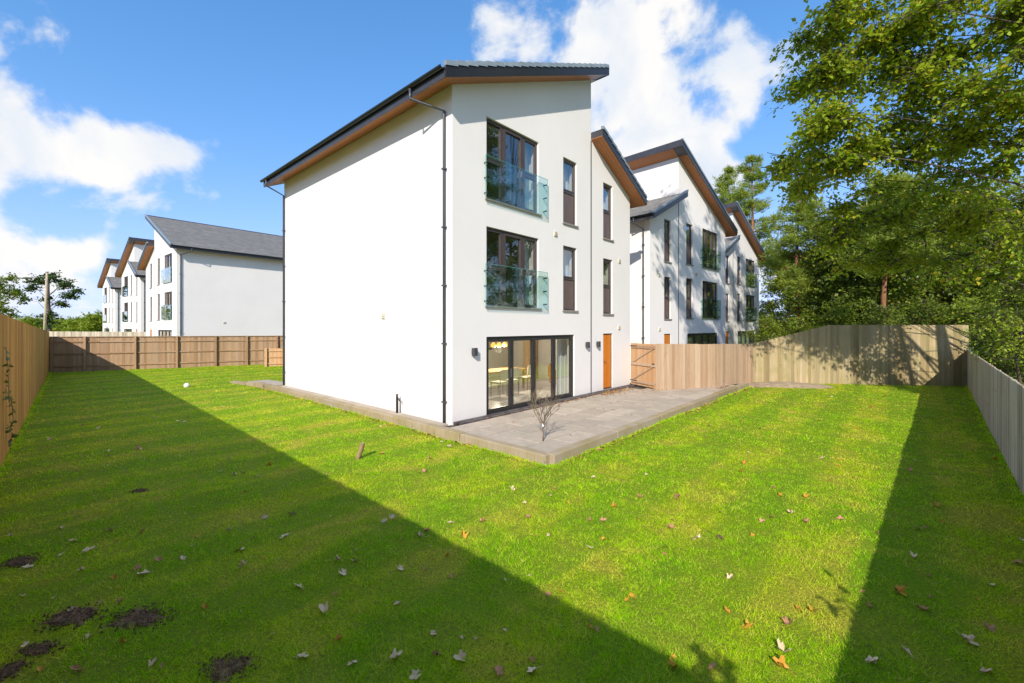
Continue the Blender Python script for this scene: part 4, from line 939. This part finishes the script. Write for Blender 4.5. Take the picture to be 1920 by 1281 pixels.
tree('bush', 'bright yellow-green shrub above the right fence', 'bushes outside the fences', (q.x + .5, q.y, -.3), (q.x + .3, q.y, 2.0), .06, [(tuple(pw(u, v, Y)), (r, r, r * .7)) for u, v, Y, r in ((1900, 560, 13.3, .75), (1870, 610, 13.5, .6), (1930, 610, 12.8, .8), (1900, 650, 13, .7), (1960, 560, 13, .9))], 60, 20, .11, M['leaf_bright'], M['bark'], 111, .8, .5, .25, 'bush', spread=.08)

# --- pines
def pine(base, H, r0, z_first, spreadr, seed, label, ntier=13, lean=(0, 0)):
    rng = np.random.default_rng(seed); root = empty('pine_tree', base); tag(root, label, 'tree', 'pine trees behind the far fence')
    mb = MB(); k = np.linspace(0, 1, 8); tp = [(lean[0] * q + .12 * math.sin(5 * q + seed), lean[1] * q + .1 * math.sin(4 * q), H * q) for q in k]; mb.tube(tp, [r0 * (1 - .8 * q) for q in k], 9); mb.build('trunk', M['bark_pine'], root, True)
    br = MB(); LP, LA = [], []
    for i in range(ntier):
        q = i / (ntier - 1); z = z_first + (H - .3 - z_first) * q; Lb = spreadr * (1 - .72 * q) * rng.uniform(.75, 1.15); nb = 5
        for b in range(nb):
            if rng.uniform() < .12: continue
            a = rng.uniform(0, 6.28); L = Lb * rng.uniform(.55, 1.1); x0 = np.array([np.interp(z / H, k, [t_[j] for t_ in tp]) for j in range(2)]); s = np.array([x0[0], x0[1], z]); e = s + np.array([math.cos(a) * L, math.sin(a) * L, L * rng.uniform(.05, .4)]); m = (s + e) / 2 + np.array([0, 0, -.08 * L])
            br.tube([tuple(s), tuple(m), tuple(e)], [.045 * (1 - .5 * q), .03, .012], 5, False)
            for c in range(int(9 + 15 * L / spreadr)):
                w = rng.uniform(.35, 1.05); p = s + (e - s) * w + rng.normal(0, .30, 3) * np.array([1, 1, .8]) * (L / spreadr + .35)
                n = 26; d = rng.normal(0, 1, (n, 3)); d[:, 2] = np.abs(d[:, 2]) * .8 + .05; d /= np.linalg.norm(d, axis=1, keepdims=True); LP.append(p + d * .05 + rng.normal(0, .09, (n, 3))); LA.append(d)
    P, A = np.concatenate(LP), np.concatenate(LA); N = rng.normal(0, 1, P.shape); V, F = leaf_arrays(P, A, N, .30 * rng.uniform(.7, 1.2, len(P)), .17, .0)
    inst('crown', np_mesh('crown', V, F, M['needle']), root); br.build('branches', M['bark_pine'], root, True)
def gx_(u, Y): return ((u - CXP) / FPX * Y, Y, -.3)
pine(gx_(1412, 42), 19.0, .24, 8.5, 2.9, 201, 'tall pine with orange trunk right behind the farthest right house')
pine(gx_(1365, 52), 21.5, .24, 12.0, 2.8, 202, 'pine crown peeping over the roof of the farthest right house')
pine(gx_(1498, 31), 13.0, .17, 5.2, 2.7, 203, 'thin pine with bare reddish trunk left of the woodland', 10)
pine(gx_(1658, 24), 11.0, .17, 6.0, 2.2, 204, 'pine with thick forked trunk above the middle of the far fence', 9, (.4, 0))

# --- trees and hedge in the distance on the left
q = gx_(92, 62); 
def pl(u, v, Y): return tuple(pw(u, v, Y))
tree('ivy_tree', 'half bare ivy-clad tree beside the telegraph pole', None, (q[0], q[1], -.3), pl(95, 525, 62), .32, [(pl(u, v, 62), (r, r, r * .8)) for u, v, r in ((100, 520, 1.0), (70, 525, .9), (125, 535, .8), (60, 540, .5), (130, 555, .7), (95, 590, .7), (92, 605, .7), (85, 560, .4), (115, 570, .5), (140, 545, .4), (45, 560, .35))], 26, 22, .30, M['ivy'], M['bark'], 301, 1.3, .8, .05, spread=.16, limb_r=.5)
q = gx_(5, 52)
tree('broadleaf_tree', 'green tree cut by the left edge above the left fence', 'trees on the left skyline', (q[0] - .8, q[1], -.3), pl(-8, 540, 52), .25, [(pl(u, v, 52), (r, r, r * .8)) for u, v, r in ((0, 530, 1.1), (15, 550, .9), (20, 520, .45), (5, 575, 1.1), (-25, 545, 1.5), (-20, 580, 1.5), (30, 545, .35), (18, 590, .7))], 26, 22, .24, M['leaf_dark'], M['bark'], 302, 1.0, .8, .1, spread=.16)
for i, (u, Y, h, r, lab) in enumerate(((180, 95, 5.0, 3.2, 'rounded dark tree left of the leftmost white house'), (150, 120, 4.2, 4.5, 'low green tree on the skyline right of the pole'), (60, 130, 4.6, 5.0, 'low tree on the skyline left of the pole'), (110, 150, 4.4, 6, 'farthest low tree on the left skyline'), (205, 130, 4.8, 4.5, 'low tree just behind the leftmost white house'))):
    x = (u - CXP) / FPX * Y
    tree('broadleaf_tree', lab, 'trees on the left skyline', (x, Y, -.3), (x, Y, h * .7), .2, lobes_of(x, Y, .6, h, r, 9, 320 + i, .6), 16, 18, .42, M['leaf_mid'], M['bark'], 330 + i, 1.4, .8, .1, spread=.3)
# far wood closing the horizon
rng = np.random.default_rng(5); n = 26000; P = np.stack([rng.uniform(-330, 340, n), rng.uniform(150, 190, n) , rng.uniform(0, 1, n)], 1); hh = 3.6 + 1.6 * np.sin(P[:, 0] * .06) + 1.0 * np.sin(P[:, 0] * .19 + 1) + .5 * np.sin(P[:, 0] * .5); P[:, 2] = -.3 + P[:, 2] * np.maximum(1.5, hh)
V, F = leaf_arrays(P, rng.normal(0, 1, (n, 3)), rng.normal(0, .6, (n, 3)) + np.array([0, -.5, .8]), rng.uniform(.9, 1.9, n), .9)
tag(inst('distant_wood', np_mesh('distant_wood', V, F, M['leaf_mid'])), 'low distant belt of trees along the horizon', 'wood', kind='stuff')
# telegraph pole
M['pole'] = simple('pale_pole_timber', (.44, .36, .25), .85, .2, 4, .3)
e = empty('telegraph_pole', gx_(82, 44)); tag(e, 'pale leaning telegraph pole beside the ivy-clad tree', 'pole')
MB().tube([(0, 0, 0), (.15, 0, 4), (.33, 0, 8.2)], [.12, .11, .09], 9).build('post', M['pole'], e, True)
MB().tube([(.33, 0, 8.2), (.335, 0, 8.28)], [.13, .10], 9).build('cap', M['metal'], e)
# ------------------------------------------------------------------ small things in the garden
M['twig'] = simple('young_bark', (.17, .13, .085), .8, .25, 20)
M['tagwhite'] = simple('white_plastic', (.78, .78, .76), .4, .05, 6)
p0 = loc2w(.23, -2.64, 0.0); e = empty('young_tree', p0); tag(e, 'small bare sapling growing by the patio kerb corner', 'sapling')
g = random.Random(4); mb = MB(); st = [(0, 0, -.02), (.012, .0, .16), (-.005, .01, .32), (.01, 0, .42)]; mb.tube(st, [.017, .015, .014, .012], 7); mb.build('trunk', M['twig'], e, True)
br = MB(); tips = []
def grow(p, d, L, r, lev):
    d = d.normalized(); q1 = p + d * L * .5 + Vector((g.uniform(-1, 1), g.uniform(-1, 1), g.uniform(-.3, 1))) * L * .06; q2 = p + d * L
    br.tube([p, q1, q2], [r, r * .8, r * .6], 5, False)
    if lev == 0: tips.append(q2); return
    for k in range(g.choice((2, 3, 3))):
        nd = d + Vector((g.uniform(-1, 1), g.uniform(-1, 1), g.uniform(-.1, .8))) * .6
        grow(q1 + (q2 - q1) * g.uniform(.0, 1), nd, L * g.uniform(.55, .8), r * .62, lev - 1)
for k in range(10):
    a = k * 2.4 + g.uniform(-.2, .2); grow(Vector((0, 0, .24 + .014 * k)), Vector((math.cos(a) * .55, math.sin(a) * .55, 1.0)), .35, .010, 3)
br.build('branches', M['twig'], e, True)
MB().tube([(.0, -.02, .37), (.0, -.026, .33), (0, -.028, .30)], [.022, .024, .018], 8).build('label_tag', M['tagwhite'], e, True)

# ball
p0 = px(350, 727, LAWN_Z); bm = bmesh.new(); bmesh.ops.create_icosphere(bm, subdivisions=3, radius=.105)
for v in bm.verts:
    n = v.co.normalized(); v.co *= 1 - .012 * max(0, math.sin(n.x * 9) * math.sin(n.y * 9) * math.sin(n.z * 9))
me = bpy.data.meshes.new('ball'); bm.to_mesh(me); bm.free(); me.materials.append(M['tagwhite']); me.polygons.foreach_set('use_smooth', [True] * len(me.polygons))
tag(inst('ball', me, None, (p0.x, p0.y, LAWN_Z + .09)), 'white ball lying on the lawn left of the house', 'ball')
# stub of a branch standing in the turf
M['stick'] = bark_mat('weathered_stick', (.16, .10, .05), (.36, .25, .14))
p0 = px(670, 862, LAWN_Z); e = empty('stick', (p0.x, p0.y, LAWN_Z)); tag(e, 'short stub of branch sticking out of the lawn by the side wall', 'stick')
MB().tube([(0, 0, -.03), (.02, .0, .05), (.045, .02, .12), (.075, .05, .27), (.085, .055, .30)], [.040, .050, .044, .050, .040], 9).build('stem', M['stick'], e, True)
MB().tube([(.084, .0545, .299), (.0855, .0555, .304)], [.027, .024], 9).build('cut_end', M['pole'], e)
MB().tube([(.02, 0, .06), (-.02, -.02, .075)], [.016, .010], 6).build('side_twig', M['bark'], e, True)

# ivy sprays on the left fence
M['ivy_live'] = leaf_mat('fence_ivy', (.05, .09, .02), (.10, .16, .03), (.08, .14, .03), .3)
def fence_plant(name, label, group, pts, per, size, seed, norm):
    """stems along pts (world polylines) with leaves either side"""
    rng = np.random.default_rng(seed); root = empty(name, pts[0][0]); tag(root, label, 'climber', group); O = np.array(pts[0][0]); st = MB(); LP, LA, LN = [], [], []
    for pl_ in pts:
        a = np.array(pl_, float); st.tube([tuple(p - O) for p in a], .005, 4, False)
        for i in range(len(a) - 1):
            w = rng.uniform(0, 1, (per, 1)); LP.append(a[i] + (a[i + 1] - a[i]) * w); LA.append(rng.normal(0, 1, (per, 3)) + np.array([0, 0, -.4])); LN.append(np.array(norm) + rng.normal(0, .5, (per, 3)))
    P, A, N = np.concatenate(LP), np.concatenate(LA), np.concatenate(LN)
    V, F = leaf_arrays(P - O, A, N, size * rng.uniform(.6, 1.3, len(P)), .8); inst('leaves', np_mesh('leaves', V, F, M['ivy_live']), root); st.build('stems', M['twig'], root)
dl = (F_LEFT - F_CORNER).normalized(); nl = Vector((-dl.y, dl.x)) * -1     # into the garden
def lf(s, z, off=.06): w = F_CORNER + dl * s + nl * off; return (w.x, w.y, z)
fence_plant('ivy', 'thin ivy trailing down the left fence at the edge of view', None, [[lf(13.4, 2.0), lf(13.2, 1.7, .10), lf(13.3, 1.35, .1), lf(13.1, 1.0, .12)], [lf(13.2, 1.25), lf(13.5, 1.0, .12), lf(13.6, .62, .14), lf(13.3, .45, .1)], [lf(13.7, .5), lf(13.9, .3, .1), lf(13.8, .1, .1)]], 7, .085, 41, (nl.x, nl.y, .5))
# sprays above the near fences: their shadows fall on the lawn
dr = (F_RIGHT - F_CORNER).normalized(); nr = Vector((-dr.y, dr.x))
def rf(s, z, off=.0): w = F_CORNER + dr * s + nr * off; return (w.x, w.y, z)
fence_plant('ivy', 'ivy sprays reaching above the right fence close to the camera', None, [[rf(.55, 1.5, -.05), rf(.6, 1.9, -.02), rf(.75, 2.25), rf(.8, 2.5)], [rf(.9, 1.5, -.05), rf(1.0, 1.8), rf(1.1, 2.15), rf(1.05, 2.4)], [rf(1.3, 1.4, -.05), rf(1.45, 1.75), rf(1.5, 1.95)], [rf(.3, 1.4, -.05), rf(.35, 1.9, -.02), rf(.3, 2.2)]], 20, .13, 42, (nr.x, nr.y, .6))
fence_plant('ivy', 'small ivy spray on top of the right fence', None, [[rf(3.4, 1.4, -.05), rf(3.5, 1.65), rf(3.7, 1.85)], [rf(3.5, 1.4, -.05), rf(3.3, 1.7), rf(3.2, 1.82)]], 6, .10, 43, (nr.x, nr.y, .6))

# ------------------------------------------------------------------ fallen leaves
def fallen(name, cols):
    t = NT(name); r = t.objrand(); n = t.noise(30, 4); c = t.mix(r, cols[0], cols[1]); c = t.mix(t.math('MULTIPLY', t.rng(n, .45, .7), .5), c, cols[2])
    d = t.node('ShaderNodeBsdfPrincipled'); t.l.new(c, d.inputs['Base Color']); d.inputs['Roughness'].default_value = .6; d.inputs['Specular IOR Level'].default_value = .3
    t.l.new(d.outputs[0], t.o.inputs['Surface']); return t.m
M['lf_pale'] = fallen('fallen_leaf_pale', ((.80, .63, .42), (.60, .43, .26), (.38, .25, .13)))
M['lf_pink'] = fallen('fallen_leaf_pinkish', ((.52, .27, .15), (.40, .19, .10), (.26, .12, .06)))
M['lf_gold'] = fallen('fallen_leaf_golden', ((.55, .32, .03), (.50, .22, .03), (.36, .16, .03)))
M['lf_brown'] = fallen('fallen_leaf_brown', ((.30, .15, .06), (.22, .11, .05), (.14, .07, .035)))
def leaf_mesh(mat, seed, stem=True):
    g = random.Random(seed); n = 15; mb = MB(); vs = [(0, 0, .012)]; curl = g.uniform(.5, 1.9); tw = g.uniform(-.4, .4)
    for k in range(n):
        a = math.pi * (-.86 + 1.72 * k / (n - 1)); lob = .5 * (.62 + .38 * abs(math.cos(a * 2.35))) * g.uniform(.88, 1.1) * (1.05 if abs(a) < .6 else .85)
        x, y = lob * math.cos(a), lob * math.sin(a); vs.append((x, y, .02 + curl * (y * y * 1.5 + max(0, x) ** 2 * .5) + tw * x * y + g.uniform(-.02, .04)))
    mb.add(vs, [(0, k, k + 1) for k in range(1, n)])
    vs2 = [(x, y, z - .006) for x, y, z in vs]; mb.add(vs2, [(0, k + 1, k) for k in range(1, n)])
    if stem: mb.tube([(-.02, 0, .012), (-.35, .06 * g.uniform(-1, 1), .05), (-.72, .14 * g.uniform(-1, 1), .04)], [.016, .012, .012], 4)
    return mb.mesh('fallen_leaf', mat)
LM = {k: [leaf_mesh(M['lf_' + k], 10 * j + i) for i in range(4)] for j, k in enumerate(('pale', 'pink', 'gold', 'brown'))}
def put_leaf(x, y, kind, size, label, group, z=None):
    z = (float(gz(x, y)) + .012) if z is None else z
    o = inst('fallen_leaf', random.choice(LM[kind]), None, (x, y, z), (R_(-.45, .45), R_(-.45, .45), R_(0, 6.28)), (size, size * R_(.65, 1), size)); tag(o, label, 'leaf', group)
SPOTS = [(205, 848, 'pale'), (95, 825, 'pale'), (298, 1050, 'pink'), (205, 995, 'pale'), (135, 1015, 'pale'), (165, 1033, 'pale'), (270, 1077, 'pale'), (50, 1065, 'pale'), (495, 970, 'pale'), (548, 965, 'pale'), (450, 1035, 'pale'), (535, 1008, 'pale'), (455, 1065, 'pale'), (632, 1055, 'pale'), (668, 1057, 'pale'),
         (642, 1078, 'pale'), (560, 1103, 'pale'), (607, 1147, 'pale'), (735, 976, 'pale'), (720, 982, 'pale'), (788, 1010, 'pale'), (750, 1070, 'pale'), (868, 1010, 'gold'), (845, 985, 'pale'), (905, 980, 'pink'), (990, 970, 'pink'), (935, 1272, 'pink'), (780, 1275, 'pale'), (565, 1235, 'pale'), (740, 1240, 'pale'), (865, 1245, 'pale'), (1000, 1265, 'pale'),
         (1105, 975, 'pink'), (1130, 975, 'pink'), (1040, 918, 'pink'), (960, 920, 'pale'), (1200, 935, 'pink'), (1152, 952, 'gold'), (1258, 990, 'pink'), (1105, 1026, 'pale'), (1245, 1040, 'brown'), (1185, 1120, 'gold'), (1262, 1255, 'gold'), (1466, 1250, 'gold'), (1525, 1148, 'gold'), (1498, 1143, 'gold'), (1402, 1180, 'gold'), (1480, 1170, 'pink'),
         (1730, 1145, 'pink'), (1635, 1240, 'pale'), (1812, 1205, 'pale'), (1855, 1183, 'pink'), (1683, 1113, 'gold'), (1710, 1047, 'pale'), (1720, 993, 'pale'), (1908, 1055, 'pink'), (1850, 1262, 'pale'), (1460, 928, 'gold'), (1512, 933, 'gold'), (1600, 898, 'gold'), (1450, 915, 'brown'), (1484, 965, 'pale'), (1430, 982, 'pink'), (1447, 975, 'pink'), (1510, 982, 'pink'), (1575, 975, 'pink'),
         (1707, 885, 'pink'), (1865, 863, 'gold'), (1755, 950, 'gold'), (1605, 805, 'gold'), (1535, 790, 'gold'), (1440, 787, 'pink'), (1635, 764, 'gold'), (1660, 742, 'gold'), (1725, 783, 'pink'), (1540, 862, 'pale'), (1397, 870, 'gold'), (1390, 885, 'gold'), (1425, 805, 'brown'), (265, 845, 'pale'), (258, 843, 'pink'), (333, 790, 'pale'), (345, 792, 'pale'), (430, 862, 'pale'), (440, 890, 'pale'), (455, 887, 'pink'), (505, 873, 'gold'), (185, 805, 'pale'), (290, 785, 'pale'), (155, 797, 'brown'),
         (800, 1000, 'brown'), (1700, 1222, 'pale'), (715, 852, 'gold'), (805, 862, 'pink'), (795, 885, 'pink'), (828, 828, 'pale'), (842, 838, 'pale'), (1390, 790, 'pink'), (1330, 800, 'brown'), (1470, 1222, 'pale'), (1270, 935, 'brown'), (1560, 745, 'pale'), (1590, 730, 'pink'), (1490, 760, 'pink'), (1380, 740, 'pink')]
def zone(x, y):
    p = Vector((x, y)); dlft = (p - F_CORNER).dot(nl); drgt = (p - F_CORNER).dot(nr)
    return 'left' if dlft < 3.6 else ('right' if drgt < 1.5 else 'sun')
WORD = {'pale': 'pale dry', 'pink': 'pinkish brown', 'gold': 'golden yellow', 'brown': 'dark brown'}
ZW = {'left': 'in the shade beside the left fence', 'right': 'in the shade beside the right fence', 'sun': 'on the sunlit lawn'}
def leaf_at(x, y, kd, size):
    z = zone(x, y); put_leaf(x, y, kd, size, f'{WORD[kd]} fallen leaf {ZW[z]}', f'{WORD[kd]} leaves {ZW[z]}')
for u, v, kd in SPOTS:
    p = px(u, v, LAWN_Z); leaf_at(p.x, p.y, kd, R_(.09, .14))
cnt = 0
while cnt < 165:
    u, v = R_(0, 1920), 700 + 560 * random.random() ** 1.6; p = px(u, v, LAWN_Z); q = np.array([[p.x, p.y]])
    if not in_poly(q, GARDEN)[0] or in_poly(q, PATIO)[0] or p.y > 24: continue
    z = zone(p.x, p.y); kd = random.choices(('pale', 'pink', 'gold', 'brown'), (7, 2, 1, 1) if z == 'left' else (3, 4, 3, 2))[0]
    leaf_at(p.x, p.y, kd, R_(.04, .085)); cnt += 1
# drifts of leaves blown against the house and along the kerb
def litter(name, label, spots, mat, n, seed):
    rng = np.random.default_rng(seed); P = []
    for (x, y, z, sx, sy, wgt) in spots:
        m = int(n * wgt); a = rng.normal(0, 1, (m, 2)) * np.array([sx, sy]); P.append(np.stack([x + a[:, 0], y + a[:, 1], np.full(m, z) + np.abs(rng.normal(0, .012, m))], 1))
    P = np.concatenate(P); w = np.array([tuple(loc2w(*p)) for p in P]); m = len(w); an = rng.uniform(0, 6.28, m)
    V, F = leaf_arrays(w, np.stack([np.cos(an), np.sin(an), rng.normal(0, .25, m)], 1), rng.normal(0, .4, (m, 3)) + np.array([0, 0, 1]), rng.uniform(.03, .075, m), .75, .15)
    tag(inst(name, np_mesh(name, V, F, mat)), label, 'leaves', kind='stuff')
def lit_mat():
    t = NT('leaf_litter'); r = t.island(); c = t.mix(r, (.20, .085, .03), (.46, .25, .11)); c = t.mix(t.rng(t.math('FRACT', t.math('MULTIPLY', r, 9.7)), .8, .9), c, (.52, .36, .08)); return t.pbr(c, .8, None, .2)
M['litter'] = lit_mat()
litter('leaf_litter', 'brown leaves drifted against the house wall and across the patio', [(7.0, -.45, .012, .55, .16, .30), (7.9, -.4, .012, .5, .14, .14), (4.9, -.32, .012, .9, .07, .12), (2.6, -.28, .012, .8, .05, .05), (9.0, -1.3, .012, .35, .18, .10), (11.3, -3.05, .012, .5, .12, .10), (5.5, -1.7, .012, 2.6, .8, .05)], M['litter'], 900, 61)
litter('kerb_litter', 'small brown leaves and soil caught along the foot of the kerb', [(x, -3.54, -.145, .8, .05, .09) for x in (.5, 2, 3.5, 5, 6.5, 8, 9.5, 11, 12.5)] + [(-.72, y, -.145, .05, .9, .06) for y in (-2, 0, 2, 4, 6, 8, 10)] + [(14.0, -3.9, -.12, .8, .3, .15)], M['litter'], 700, 62)
